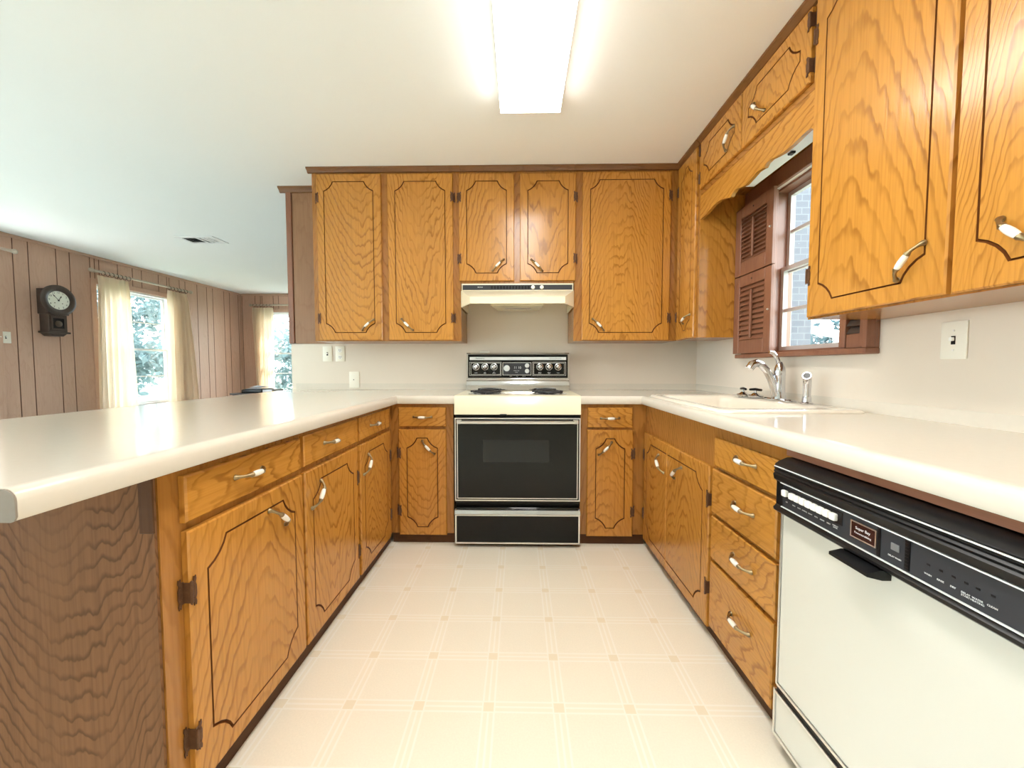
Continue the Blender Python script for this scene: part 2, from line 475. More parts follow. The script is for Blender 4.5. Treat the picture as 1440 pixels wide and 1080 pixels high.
DOOR_T = 0.0172
def slab_door(pl, a0, a1, b0, b1, name, parent, key='oak', grain='z', margin=0.052, clip=0.062, groove=True, open_side=None):
    """flat door with a routed outline; open_side 0/1: outline runs out at that edge (a pair of doors)"""
    mb = MB().use(key); e = 0.004
    W = lambda lst, d: [pl.p(a, d, b) for a, b in lst]
    rect = [(a0 + e, b0 + e), (a1 - e, b0 + e), (a1 - e, b1 - e), (a0 + e, b1 - e)]
    rect2 = [(a0, b0), (a1, b0), (a1, b1), (a0, b1)]
    # edge and back
    V = mb.bm.verts.new
    r0 = [V(Vector(p)) for p in W(rect, 0)]; r1 = [V(Vector(p)) for p in W(rect2, e)]; r2 = [V(Vector(p)) for p in W(rect2, DOOR_T)]
    fs = []
    for A, B in ((r0, r1), (r1, r2)):
        for i in range(4):
            fs.append(mb.bm.faces.new((A[i], A[(i + 1) % 4], B[(i + 1) % 4], B[i])))
    fs.append(mb.bm.faces.new(r2)); mb._mark(fs)
    if not groove:
        mb._mark([mb.bm.faces.new(r0)])
    else:
        g = 0.0026
        ia0, ia1, ib0, ib1 = a0 + margin, a1 - margin, b0 + margin, b1 - margin
        if open_side == 0: ia0 = a0 + e
        if open_side == 1: ia1 = a1 - e
        def outline(off):
            A0, A1, B0, B1 = ia0 - off, ia1 + off, ib0 - off, ib1 + off
            if open_side == 0:
                A0 = a0 + e
            if open_side == 1:
                A1 = a1 - e
            pts = clipped(A0, A1, B0, B1, clip)
            # 20 points: 0-4 low-a low-b, 5-9 high-a low-b, 10-14 high high, 15-19 low-a high-b
            if open_side == 0: pts = [(A0, B0)] + pts[5:15] + [(A0, B1)]
            if open_side == 1: pts = [(A1, B1)] + pts[15:20] + pts[0:5] + [(A1, B0)]
            return pts
        o_out, o_mid, o_in = outline(g), outline(0.0), outline(-g)
        dep = 0.005
        closed = open_side is None
        vo = [V(Vector(p)) for p in W(o_out, 0)]; vm = [V(Vector(p)) for p in W(o_mid, dep)]; vi = [V(Vector(p)) for p in W(o_in, 0)]
        n = len(vo)
        def tri(loops):
            es = []
            for lp in loops:
                for i in range(len(lp)):
                    p, q = lp[i], lp[(i + 1) % len(lp)]
                    ed = mb.bm.edges.get((p, q)) or mb.bm.edges.new((p, q))
                    es.append(ed)
            r = bmesh.ops.triangle_fill(mb.bm, use_beauty=True, use_dissolve=False, edges=es)
            mb.use(key); mb._mark([x for x in r['geom'] if isinstance(x, bmesh.types.BMFace)])
        if closed:
            tri([r0, vo]); tri([vi])
        elif open_side == 0:   # seam at low a: ring polygon goes round the high side
            tri([[r0[0], r0[1], r0[2], r0[3]] + list(reversed(vo))]); tri([vi])
        else:
            tri([[r0[2], r0[3], r0[0], r0[1]] + list(reversed(vo))]); tri([vi])
        mb.use('groove'); gs = []
        for i in range(n if closed else n - 1):
            j = (i + 1) % n
            gs.append(mb.bm.faces.new((vo[i], vo[j], vm[j], vm[i]))); gs.append(mb.bm.faces.new((vm[i], vm[j], vi[j], vi[i])))
        mb._mark(gs)
    return mb.build(name, parent, grain, smooth=0)

# shared hardware meshes (local x along the pull, z away from the door)
def pull_meshes():
    mb = MB().use('brass')
    half = [(0.0535, 0.002, 0.0080), (0.053, 0.006, 0.0068), (0.048, 0.0105, 0.0048), (0.042, 0.016, 0.0042), (0.035, 0.0215, 0.0042), (0.028, 0.0245, 0.0052), (0.0225, 0.0256, 0.0078), (0.0195, 0.0258, 0.0076), (0.0185, 0.0258, 0.0045)]
    path = [(-x, 0, z) for x, z, r in half] + [(x, 0, z) for x, z, r in reversed(half)]
    mb.tube(path, [r for x, z, r in half] + [r for x, z, r in reversed(half)], 12)
    brass = mb.mesh('handle', None, 50)
    mb = MB().use('ceramic')
    mb.lathe([(0.0064, -0.0205), (0.0082, -0.012), (0.0088, 0), (0.0082, 0.012), (0.0064, 0.0205)], (0, 0, 0.0258), (1, 0, 0), 16)
    return brass, mb.mesh('ceramic_grip', None, 50)
PULL, GRIP = pull_meshes()
def hinge_mesh():
    """ornate butterfly hinge, local x across the joint, y up, z out"""
    mb = MB().use('hinge')
    for sx in (-1, 1):
        zb = 0.0 if sx > 0 else -0.0176
        prof = [(0.0, -0.026), (0.006, -0.026), (0.0075, -0.036), (0.0095, -0.030), (0.013, -0.036), (0.0145, -0.027), (0.012, -0.020), (0.015, -0.010), (0.015, 0.010),
                (0.012, 0.020), (0.0145, 0.027), (0.013, 0.036), (0.0095, 0.030), (0.0075, 0.036), (0.006, 0.026), (0.0, 0.026)]
        mb.prism([(sx * (x + 0.0005), y, zb) for x, y in prof], (0, 0, 0.0025))
        for y in (-0.016, 0.016):
            mb.lathe([(0.003, 0.0025), (0.0022, 0.0036)], (sx * 0.0095, y, zb), (0, 0, 1), 8)
    mb.box(-0.003, -0.0006, -0.024, 0.024, -0.0176, 0.003)
    mb.tube([(0, -0.024, 0.003), (0, 0.024, 0.003)], 0.0034, 8)
    for y in (-0.026, 0.026):
        mb.lathe([(0.0005, -0.003), (0.0035, 0), (0.0005, 0.003)], (0, y, 0.003), (0, 1, 0), 8)
    return mb.mesh('hinge', None, 40)
HINGE = hinge_mesh()

def place(me, name, parent, pos, x, z):
    """object with shared mesh, local x -> x, local z -> z (room coordinates)"""
    o = bpy.data.objects.new(name, me); C.objects.link(o); o.parent = parent
    x = Vector(x).normalized(); z = Vector(z).normalized(); y = z.cross(x)
    mt = Matrix((x, y, z)).transposed().to_4x4(); mt.translation = Vector(pos) - Vector(root_loc(parent))
    o.matrix_local = mt
    return o
def pull(pl, parent, a, b, ang):
    r = math.radians(ang); x = pl.a * math.cos(r) + Vector((0, 0, 1)) * math.sin(r)
    pos = pl.p(a, 0.0, b)
    place(PULL, 'handle', parent, pos, x, pl.n); place(GRIP, 'ceramic_grip', parent, pos, x, pl.n)
def hinge(pl, parent, a, b, side=0):
    z = pl.n; x = pl.a * (1 if side == 0 else -1)
    place(HINGE, 'hinge', parent, pl.p(a, -0.0005, b), x, z)

def carcass(root, pl, a0, a1, d0, depth, b0, b1, key='oak_frame', frame_t=0.02, top=False, ends=(True, True)):
    """face frame plus thin boxes; d0 = how far the frame face lies behind the door face"""
    mb = MB().use(key); pl.box(mb, a0, a1, d0, d0 + frame_t, b0, b1); mb.build('face_frame', root, 'z' if (b1 - b0) > 0.5 * (a1 - a0) else pl.g)
    mb = MB().use(key); e = d0 + frame_t
    t = 0.012
    if ends[0]: pl.box(mb, a0, a0 + t, e, depth, b0, b1)
    if ends[1]: pl.box(mb, a1 - t, a1, e, depth, b0, b1)
    ia, ib = a0 + (t if ends[0] else 0), a1 - (t if ends[1] else 0)
    pl.box(mb, ia, ib, e, depth - 0.006, b0, b0 + t)
    pl.box(mb, ia, ib, depth - 0.006, depth, b0, b1)
    if top: pl.box(mb, ia, ib, e, depth - 0.006, b1 - t, b1)
    mb.build('case', root, 'z')
# ------------------------------------------------------------------ setting
CZ = 2.435           # ceiling
WB = 2.94           # kitchen back wall, room side
WR = 1.345          # wall with the sink window, room side
WL = -5.17          # panelled wall
WF = 7.10           # far panelled wall
WE = -1.757         # free end of the kitchen back wall
RY = -3.0           # rear of the room
CT = 0.917          # worktop height

mb = bx('vinyl', -1.42, WR + 0.12, RY, WB + 0.12, -0.05, 0.0)
struct(mb.build('floor', smooth=0))
mb = MB().use('carpet').box(WL - 0.12, -1.42, RY, WF + 0.1, -0.05, 0.0).box(-1.42, WR + 0.12, WB + 0.12, WF + 0.1, -0.05, 0.0)
struct(mb.build('floor_carpet', smooth=0))
struct(bx('ceiling', WL - 0.12, WR + 0.12, RY - 0.1, WF + 0.1, CZ, CZ + 0.1).build('ceiling', smooth=0))
struct(bx('wall', WE, WR, WB, WB + 0.12, 0.0, CZ).build('wall_back', smooth=0))
# right wall with the window opening
KY0, KY1, KZ0, KZ1 = 1.60, 2.11, 1.165, 2.02
mb = MB().use('wall')
mb.box(WR, WR + 0.12, RY, KY0, 0, CZ).box(WR, WR + 0.12, KY1, WF, 0, CZ).box(WR, WR + 0.12, KY0, KY1, 0, KZ0).box(WR, WR + 0.12, KY0, KY1, KZ1, CZ)
struct(mb.build('wall_right', smooth=0))
mb = MB().use('wall').box(WL, WR + 0.12, RY - 0.1, RY, 0, CZ)
struct(mb.build('wall_rear', smooth=0))

def planked(name, along, fixed, a_lo, a_hi, holes, sign, start, widths):
    """vertical board panelling with routed joints; along 'y' or 'x'; holes [(a0,a1,z0,z1)]"""
    mb = MB(); a = start; i = 0
    def board(p, q, z0, z1):
        if q - p < 0.004 or z1 - z0 < 0.01: return
        b = min(0.0045, (q - p) / 4)
        pt = (lambda x, d, z: (fixed - sign * d, x, z)) if along == 'y' else (lambda x, d, z: (x, fixed - sign * d, z))
        mb.use('panelling'); mb.face([pt(p + b, -0.012, z0), pt(q - b, -0.012, z0), pt(q - b, -0.012, z1), pt(p + b, -0.012, z1)])
        for z in (z0, z1): mb.face([pt(p, 0, z), pt(p, -0.004, z), pt(p + b, -0.012, z), pt(q - b, -0.012, z), pt(q, -0.004, z), pt(q, 0, z)])
        mb.use('joint')
        mb.face([pt(p, -0.004, z0), pt(p + b, -0.012, z0), pt(p + b, -0.012, z1), pt(p, -0.004, z1)])
        mb.face([pt(q - b, -0.012, z0), pt(q, -0.004, z0), pt(q, -0.004, z1), pt(q - b, -0.012, z1)])
        mb.face([pt(p, 0, z0), pt(p, -0.004, z0), pt(p, -0.004, z1), pt(p, 0, z1)]); mb.face([pt(q, -0.004, z0), pt(q, 0, z0), pt(q, 0, z1), pt(q, -0.004, z1)])
    def column(fn, p, q):
        zs = sorted((h[2], h[3]) for h in holes if h[0] < q - 1e-6 and h[1] > p + 1e-6); z = 0.0
        for z0, z1 in zs: fn(p, q, z, z0); z = z1
        fn(p, q, z, CZ)
    def cut(fn, p, q):
        cs = sorted(set([p, q] + [c for h in holes for c in h[:2] if p < c < q]))
        for u, v in zip(cs[:-1], cs[1:]): column(fn, u, v)
    while a < a_hi:
        wd = widths[i % len(widths)]; i += 1
        p, q = max(a, a_lo), min(a + wd, a_hi); a += wd
        if q > p: cut(board, p, q)
    def solid(p, q, z0, z1):
        mb.use('panelling')
        if along == 'y': mb.box(min(fixed, fixed - sign * 0.12), max(fixed, fixed - sign * 0.12), p, q, z0, z1)
        else: mb.box(p, q, min(fixed, fixed - sign * 0.12), max(fixed, fixed - sign * 0.12), z0, z1)
    cut(solid, a_lo, a_hi)
    return struct(mb.build(name, None, 'z', smooth=0))
LW = (4.64, 5.64, 0.56, 2.10)      # window in the panelled wall (y0,y1,z0,z1)
FW = (-4.80, -3.75, 0.60, 2.10)    # window in the far wall (x0,x1,z0,z1)
WID = [0.125, 0.245, 0.13, 0.21, 0.10, 0.22, 0.19]
LD2 = (-2.5, 1.7, 0.08, 2.12)       # unseen glazed opening, added to let more daylight into the room
LW2 = (2.45, 3.70, 0.56, 2.10)     # its twin outside the picture, under the other rod
planked('wall_left', 'y', WL - 0.012, RY - 0.1, WF + 0.13, [LW, LW2, LD2], 1, 3.88 - 7 * 1.22, WID)
planked('wall_far', 'x', WF + 0.012, WL, WR, [FW], -1, WL - 0.1, WID)

struct(bx('panelling', WL, WL + 0.02, RY, WF, CZ - 0.035, CZ, bev=0.006).build('trim_3', grain='y'))
struct(bx('panelling', WL + 0.02, WR, WF - 0.02, WF, CZ - 0.035, CZ, bev=0.006).build('trim_4', grain='x'))

# wooden boards on the free end of the back wall, beside the overhead cabinets
struct(bx('strip_wood', -1.715, -1.413, WB - 0.015, WB, 1.268, 2.410, bev=0.002).build('trim_1', grain='z'))
struct(bx('mahogany', WE - 0.004, -1.718, WB - 0.022, WB + 0.125, 1.268, 2.410, bev=0.004).build('trim_2', grain='z'))
mb = MB().use('crown')
cp = [(0.0, 2.398), (-0.012, 2.402), (-0.018, 2.415), (-0.034, 2.425), (-0.036, CZ), (0.0, CZ)]
mb.prism([(WE - 0.045, WB - 0.015 + d, z) for d, z in cp], (0.344, 0, 0))
struct(mb.build('trim_5', grain='x'))

# ------------------------------------------------------------------ windows
def dh_window(name, along, fixed, a0, a1, z0, z1, out, frame_key='whitepaint', sash_key=None, meet=None, muntins=(), depth=0.09, t=0.022, s_=0.028):
    """double hung window: frame, two sashes with cross bars, panes; out = +1/-1 direction to the outside"""
    def bxx(mb, p, q, d0, d1, zz0, zz1, **k):
        f0, f1 = fixed + out * d0, fixed + out * d1
        f0, f1 = min(f0, f1), max(f0, f1)
        return mb.box(f0, f1, p, q, zz0, zz1, **k) if along == 'y' else mb.box(p, q, f0, f1, zz0, zz1, **k)
    mb = MB().use(frame_key)
    bxx(mb, a0, a0 + t, 0.0, depth, z0, z1); bxx(mb, a1 - t, a1, 0.0, depth, z0, z1)
    bxx(mb, a0 + t, a1 - t, 0.0, depth, z0, z0 + t); bxx(mb, a0 + t, a1 - t, 0.0, depth, z1 - t, z1)
    fr = mb.build(name); struct(fr)
    ia0, ia1, iz0, iz1 = a0 + t, a1 - t, z0 + t, z1 - t
    mz = meet or (iz0 + iz1) / 2
    for (q0, q1, d) in ((iz0, mz + 0.014, 0.030), (mz - 0.014, iz1, 0.056)):
        mb = MB().use(sash_key or frame_key)
        bxx(mb, ia0, ia0 + s_, d, d + 0.024, q0, q1); bxx(mb, ia1 - s_, ia1, d, d + 0.024, q0, q1)
        bxx(mb, ia0 + s_, ia1 - s_, d, d + 0.024, q0, q0 + s_); bxx(mb, ia0 + s_, ia1 - s_, d, d + 0.024, q1 - s_, q1)
        for m in muntins:
            if q0 < m < q1: bxx(mb, ia0 + s_, ia1 - s_, d + 0.004, d + 0.02, m - 0.008, m + 0.008)
        sa = mb.build('window_sash', fr)
        mb = MB().use('glass'); bxx(mb, ia0 + s_, ia1 - s_, d + 0.010, d + 0.013, q0 + s_, q1 - s_); mb.build('window_pane', sa)
    return fr
dh_window('window_1', 'y', WL - 0.014, LW[0], LW[1], LW[2], LW[3], -1, meet=1.325, muntins=(1.70, 0.955))
dh_window('window_2', 'x', WF + 0.014, FW[0], FW[1], FW[2], FW[3], 1, meet=1.335, muntins=(1.705, 0.962))
dh_window('window_4', 'y', WL - 0.014, LW2[0], LW2[1], LW2[2], LW2[3], -1, meet=1.325, muntins=(1.70, 0.955))
mb = MB().use('whitepaint')
for p, q in ((LD2[0], LD2[0] + 0.06), (-1.13, -1.07), (0.27, 0.33), (LD2[1] - 0.06, LD2[1])): mb.box(WL - 0.10, WL - 0.02, p, q, 0.08, 2.12)
mb.box(WL - 0.10, WL - 0.02, LD2[0], LD2[1], 0.08, 0.13).box(WL - 0.10, WL - 0.02, LD2[0], LD2[1], 2.06, 2.12)
dr_ = struct(mb.build('added_door_1')); bx('glass', WL - 0.062, WL - 0.058, LD2[0] + 0.06, LD2[1] - 0.06, 0.13, 2.06).build('added_door_pane', dr_)  # added glazing out of view, there to brighten the interior
dh_window('window_3', 'y', WR + 0.02, KY0, KY1, KZ0, KZ1, 1, frame_key='mahogany', sash_key='sash', meet=1.603, muntins=(1.80, 1.388), t=0.012, s_=0.022)
# brown casings
def casing(name, along, fixed, a0, a1, z0, z1, inn, wd=0.06, t=0.016, key='panelling'):
    mb = MB().use(key)
    def b_(p, q, zz0, zz1):
        f0, f1 = min(fixed, fixed + inn * t), max(fixed, fixed + inn * t)
        (mb.box(f0, f1, p, q, zz0, zz1, bev=0.003) if along == 'y' else mb.box(p, q, f0, f1, zz0, zz1, bev=0.003))
    b_(a0 - wd, a0, z0 - wd, z1 + wd); b_(a1, a1 + wd, z0 - wd, z1 + wd); b_(a0, a1, z1, z1 + wd); b_(a0, a1, z0 - wd, z0)
    return struct(mb.build(name, None, 'z'))
casing('window_frame_1', 'y', WL, LW[0], LW[1], LW[2], LW[3], 1)
casing('window_frame_4', 'y', WL, LW2[0], LW2[1], LW2[2], LW2[3], 1)
casing('window_frame_2', 'x', WF, FW[0], FW[1], FW[2], FW[3], -1)
# the sink window sits in a wide stained frame with a stool
mb = MB().use('mahogany')
mb.box(WR - 0.018, WR, 1.462, KY0, 1.165, 2.10, bev=0.002).box(WR - 0.018, WR, KY1, 2.33, 1.165, 2.10, bev=0.002)
mb.box(WR - 0.018, WR, KY0, KY1, KZ1, 2.10, bev=0.002)
mb.box(WR - 0.055, WR + 0.02, 1.462, 2.33, 1.142, 1.165, bev=0.003)
mb.box(WR, WR + 0.02, KY0 - 0.002, KY0 + 0.012, KZ0, KZ1).box(WR, WR + 0.02, KY1 - 0.006, KY1 + 0.002, KZ0, KZ1)
mb.box(WR - 0.052, WR - 0.018, 1.462, 1.48, 1.165, 2.02, bev=0.002)
struct(mb.build('window_frame_3', None, 'z'))

# ------------------------------------------------------------------ ceiling light
root = thing('ceiling_light', (0.055, 0.76, CZ), 'long lit fluorescent ceiling light with white wraparound diffuser over the aisle', 'ceiling light')
mb = MB().use('diffuser')
lens = [(-0.150, CZ - 0.046), (-0.150, CZ - 0.060), (-0.138, CZ - 0.078), (0.138, CZ - 0.078), (0.150, CZ - 0.060), (0.150, CZ - 0.046)]
mb.prism([(0.055 + x, -0.455, z) for x, z in lens], (0, 2.43, 0)); mb.build('diffuser', root)  # real lamp, its unseen rear part lengthened for extra fill light
mb = MB().use('white').box(-0.095, 0.205, -0.462, -0.455, CZ - 0.079, CZ - 0.001).box(-0.095, 0.205, 1.975, 1.982, CZ - 0.079, CZ - 0.001).box(-0.097, 0.207, -0.455, 1.975, CZ - 0.0455, CZ - 0.001)
mb.build('housing', root)

# ceiling register
root = thing('ceiling_vent', (-3.36, 4.07, CZ), 'white ceiling air vent with dark slots near the panelled wall', 'air vent')
mb = MB().use('whitepaint').holed([(-3.56, 3.96, CZ - 0.008), (-3.16, 3.96, CZ - 0.008), (-3.16, 4.19, CZ - 0.008), (-3.56, 4.19, CZ - 0.008)],
                                  [[(-3.52, 4.0, CZ - 0.008), (-3.20, 4.0, CZ - 0.008), (-3.20, 4.15, CZ - 0.008), (-3.52, 4.15, CZ - 0.008)]], (0, 0, 0.007))
mb.build('vent_frame', root, smooth=0)
bx('black', -3.525, -3.195, 3.995, 4.155, CZ - 0.0012, CZ - 0.0002).build('duct_opening', root)
mb = MB().use('whitepaint')
for i in range(7):
    x = -3.50 + i * 0.046
    if i == 3: mb.box(x - 0.012, x + 0.02, 4.0, 4.15, CZ - 0.008, CZ - 0.002)
    else: mb.prism([(x, 4.0, CZ - 0.010), (x + 0.002, 4.0, CZ - 0.010), (x + (0.022 if i > 3 else -0.018), 4.0, CZ - 0.002), (x + (0.020 if i > 3 else -0.020), 4.0, CZ - 0.002)], (0, 0.15, 0))
mb.build('vent_slats', root)
# ------------------------------------------------------------------ overhead cabinets, back run
PB = Plane('back', 2.632)
UB = 1.268          # underside of overhead cabinets
FD = 0.018          # frame lies this far behind the door faces
def crown_part(root, pl, a0, a1):
    mb = MB().use('crown')
    prof = [(FD, 2.403), (FD - 0.010, 2.406), (FD - 0.016, 2.416), (FD - 0.030, 2.425), (FD - 0.032, CZ - 0.001), (FD, CZ - 0.001)]
    mb.prism([pl.p(a0, d, z) for d, z in prof], tuple(pl.a * (a1 - a0))); mb.build('crown_molding', root, pl.g)
DB = WB - 2.632     # depth from the door face to the wall
def upper(loc, label, pl, a0, a1, b0, doors, depth, crown=None, name='overhead_cabinet', hz=None):
    root = thing(name, loc, label, 'cabinet', 'overhead oak cabinets')
    carcass(root, pl, a0, a1, FD, depth - 0.001, b0, CZ - 0.002, top=True)
    for (p, q, z0, z1, hside, pa, pb, ang, *ht) in doors:
        d = slab_door(pl, p, q, z0, z1, 'door', root)
        he = p if hside == 0 else q
        h = z1 - z0
        for z in ((z1 - (ht[0] if ht else 0.155), z0 + 0.15) if h > 0.4 else (z1 - 0.045, z0 + 0.06)): hinge(pl, d, he, z, hside)
        pull(pl, d, pa, pb, ang)
    ca = crown or (a0, a1)
    crown_part(root, pl, *ca)
    return root
upper((-0.92, WB, UB), 'tall two-door oak overhead cabinet above the switch and outlet, ending beside the wood wall strip', PB, -1.413, -0.397, UB,
      [(-1.376, -0.937, 1.274, 2.392, 0, -1.035, 1.378, 42), (-0.892, -0.449, 1.274, 2.390, 1, -0.765, 1.380, -45)], DB, crown=(-1.438, -0.397))
upper((-0.01, WB, 1.655), 'short two-door oak overhead cabinet directly above the range hood', PB, -0.396, 0.370, 1.652,
      [(-0.407 + 0.0, -0.034, 1.674, 2.388, 0, -0.142, 1.778, 45), (0.006, 0.380, 1.674, 2.386, 1, 0.120, 1.776, -45)], DB)
upper((0.72, WB, UB), 'wide single-door oak overhead cabinet between the range hood and the corner', PB, 0.371, 1.074, UB,
      [(0.425, 1.014, 1.272, 2.390, 1, 0.536, 1.377, -46)], DB)

# ------------------------------------------------------------------ overhead cabinets, window wall
PR = Plane('right', 1.058)
DR = WR - 1.058
CF = 1.058 + FD
root = upper((1.2, 2.48, UB), 'narrow oak overhead cabinet in the corner beside the louvered shutter', PR, 2.352, WB - 0.290, UB,
      [(2.372, 2.632, 1.272, 2.400, 1, 2.460, 1.392, 155)], DR, crown=(2.352, 2.616))
bx('oak', CF + 0.001, WR - 0.001, 2.346, 2.3515, UB, CZ - 0.03).build('end_panel', root, 'z')
upper((1.2, 1.91, 2.12), 'long oak bridge cabinet with two small doors and a scalloped valance over the sink window', PR, 1.462, 2.345, 2.105,
      [(1.912, 2.330, 2.133, 2.396, 1, 2.000, 2.235, -48), (1.471, 1.902, 2.130, 2.395, 0, 1.765, 2.235, -135)], DR, name='bridge_cabinet')
br = bpy.data.objects['bridge_cabinet']
mb = MB().use('oak')
sc = [(2.345, 1.965), (2.27, 1.972), (2.19, 1.986), (2.12, 1.984), (2.07, 1.972), (2.03, 1.957), (2.012, 1.955), (2.0, 1.968), (1.97, 1.976), (1.93, 1.964), (1.89, 1.957),
      (1.84, 1.966), (1.80, 1.974), (1.765, 1.970), (1.75, 1.966), (1.735, 1.978), (1.71, 1.981), (1.67, 1.972), (1.63, 1.966), (1.58, 1.966), (1.54, 1.970), (1.50, 1.975), (1.475, 1.970), (1.462, 1.955)]
mb.prism([(CF, y, z) for y, z in sc] + [(CF, 1.462, 2.103), (CF, 2.345, 2.103)], (0.018, 0, 0)); mb.build('valance', br, 'y')

root = upper((1.2, 0.98, UB), 'large two-door oak overhead cabinet beside the sink window, above the wall switch', PR, 0.46, 1.461, UB,
      [(0.985, 1.447, 1.274, 2.402, 1, 1.071, 1.376, -50, 0.132), (0.500, 0.974, 1.272, 2.402, 0, 0.84, 1.378, 46)], DR)

# under-valance light strip
root = thing('undercabinet_light', (1.17, 1.76, 2.07), 'unlit white fluorescent strip fixture hidden behind the scalloped valance', 'light fixture')
mb = MB().use('whitepaint')
mb.prism([(1.135, 1.48, 2.012), (1.20, 1.48, 2.012), (1.20, 1.48, 2.075), (1.16, 1.48, 2.104), (1.135, 1.48, 2.104)], (0, 0.55, 0)); mb.build('channel', root, smooth=20)
mb = MB().use('white').tube([(1.122, 1.50, 2.03), (1.122, 2.01, 2.03)], 0.008, 12); mb.build('tube', root)
bx('black', 1.158, 1.178, 1.70, 1.725, 2.003, 2.0125, bev=0.002).build('switch', root)
mb = MB().use('white').tube([(1.20, 1.60, 2.03), (1.225, 1.59, 2.015), (1.235, 1.57, 2.02), (1.24, 1.54, 2.05), (1.235, 1.52, 2.09), (1.22, 1.51, 2.1)], 0.003, 6); mb.build('cord', root)

# ------------------------------------------------------------------ louvered shutter beside the window
def shutter_leaf(root, y0, y1, z0, z1, x0, x1, n):
    mb = MB().use('mahogany'); st = 0.055
    mb.box(x0, x1, y0, y0 + st, z0, z1, bev=0.002).box(x0, x1, y1 - st, y1, z0, z1, bev=0.002)
    mb.box(x0, x1, y0 + st, y1 - st, z0, z0 + 0.075, bev=0.002).box(x0, x1, y0 + st, y1 - st, z1 - 0.06, z1, bev=0.002)
    f = mb.build('shutter_panel', root, 'z')
    a, b = z0 + 0.075, z1 - 0.06; p = (b - a) / n
    mb = MB().use('mahogany')
    for i in range(n):
        zc = a + (i + 0.5) * p
        mb.prism([(x0 + 0.001, y0 + st, zc - p * 0.36), (x0 + 0.004, y0 + st, zc - p * 0.44), (x1 - 0.001, y0 + st, zc + p * 0.26), (x1 - 0.004, y0 + st, zc + p * 0.36)], (0, y1 - y0 - 2 * st, 0))
    mb.build('louver_slats', f, 'y', smooth=0)
    bx('mahogany', x0 - 0.006, x0 + 0.004, (y0 + y1) / 2 - 0.007, (y0 + y1) / 2 + 0.007, a + 0.01, b - 0.03, bev=0.002).build('tilt_rod', f, 'z')
    mb = MB().use('black'); mb.lathe([(0.005, 0), (0.005, 0.0015)], (x0 + 0.0005, (y0 + y1) / 2, z1 - 0.03), (-1, 0, 0), 10); mb.build('knob_hole', f)
    mb = MB().use('steel').lathe([(0.006, 0), (0.004, 0.006), (0.001, 0.008)], (x0, y0 + 0.02, (z0 + z1) / 2), (-1, 0, 0), 10); mb.build('catch', f)
root = thing('window_shutter', (1.305, 2.18, 1.17), 'reddish brown louvered shutter, two tiers, folded open beside the sink window', 'shutter', 'louvered shutters')
shutter_leaf(root, 2.005, 2.342, 1.168, 1.612, 1.285, 1.303, 11)
shutter_leaf(root, 2.005, 2.342, 1.618, 2.005, 1.285, 1.303, 11)
mb = MB().use('mahogany').box(1.3035, 1.3265, 2.03, 2.32, 1.172, 2.0, bev=0.002); mb.build('folded_leaf', root, 'z')
root = thing('window_shutter', (1.31, 1.53, 1.17), 'dark brown louvered shutter folded in the window recess below the large overhead cabinet', 'shutter', 'louvered shutters')
mb = MB().use('mahogany').box(1.300, 1.3255, 1.565, 1.595, 1.168, 2.0, bev=0.002).box(1.300, 1.3255, 1.483, 1.500, 1.168, 2.0, bev=0.002).box(1.306, 1.3255, 1.500, 1.565, 1.168, 1.22).box(1.306, 1.3255, 1.500, 1.565, 1.94, 2.0)
f = mb.build('shutter_panel', root, 'z')
mb = MB().use('clockwood')
for i in range(24):
    z = 1.225 + i * 0.0298
    mb.prism([(1.306, 1.50, z), (1.308, 1.50, z - 0.003), (1.324, 1.50, z + 0.024), (1.322, 1.50, z + 0.027)], (0, 0.065, 0))
mb.build('louver_slats', f, 'y', smooth=0)

# ------------------------------------------------------------------ base cabinets
BT, BB = 0.866, 0.072
PLB = Plane('back', 2.300)
PLL = Plane('left', -0.765)
PLR = Plane('right', 0.750)
def base(loc, label, pl, a0, a1, depth, fronts, toe=True, d0=FD, ends=(True, True), name='base_cabinet', toe_rng=None):
    root = thing(name, loc, label, 'cabinet', 'oak base cabinets')
    carcass(root, pl, a0, a1, d0, depth, BB - 0.006, BT, ends=ends)
    for fr in fronts:
        kind, p, q, z0, z1, hs, pa, pb, ang = fr[:9]
        op = fr[9] if len(fr) > 9 else None
        if kind == 'drawer':
            d = slab_door(pl, p, q, z0, z1, 'drawer', root, grain=pl.g, groove=False)
        else:
            d = slab_door(pl, p, q, z0, z1, 'door', root, open_side=op)
            for z in (0.568, 0.213): hinge(pl, d, p if hs == 0 else q, z, hs)
        pull(pl, d, pa, pb, ang)
    if toe:
        t0, t1 = toe_rng or (a0, a1)
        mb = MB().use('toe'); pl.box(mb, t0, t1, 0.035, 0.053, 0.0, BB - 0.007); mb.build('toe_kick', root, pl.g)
    return root
# back run, either side of the range
base((-0.58, 2.6, 0), 'narrow oak base cabinet with one drawer and door, to the peninsula side of the range', PLB, -0.782, -0.400, 0.635,
     [('drawer', -0.731, -0.443, 0.730, 0.847, 0, -0.583, 0.788, 0), ('door', -0.733, -0.443, 0.060, 0.712, 0, -0.550, 0.604, -47)])
base((0.57, 2.6, 0), 'narrow oak base cabinet with one drawer and door, between the range and the sink run', PLB, 0.372, 0.766, 0.635,
     [('drawer', 0.413, 0.681, 0.727, 0.847, 0, 0.545, 0.784, 0), ('door', 0.411, 0.688, 0.060, 0.712, 1, 0.518, 0.601, 45)])
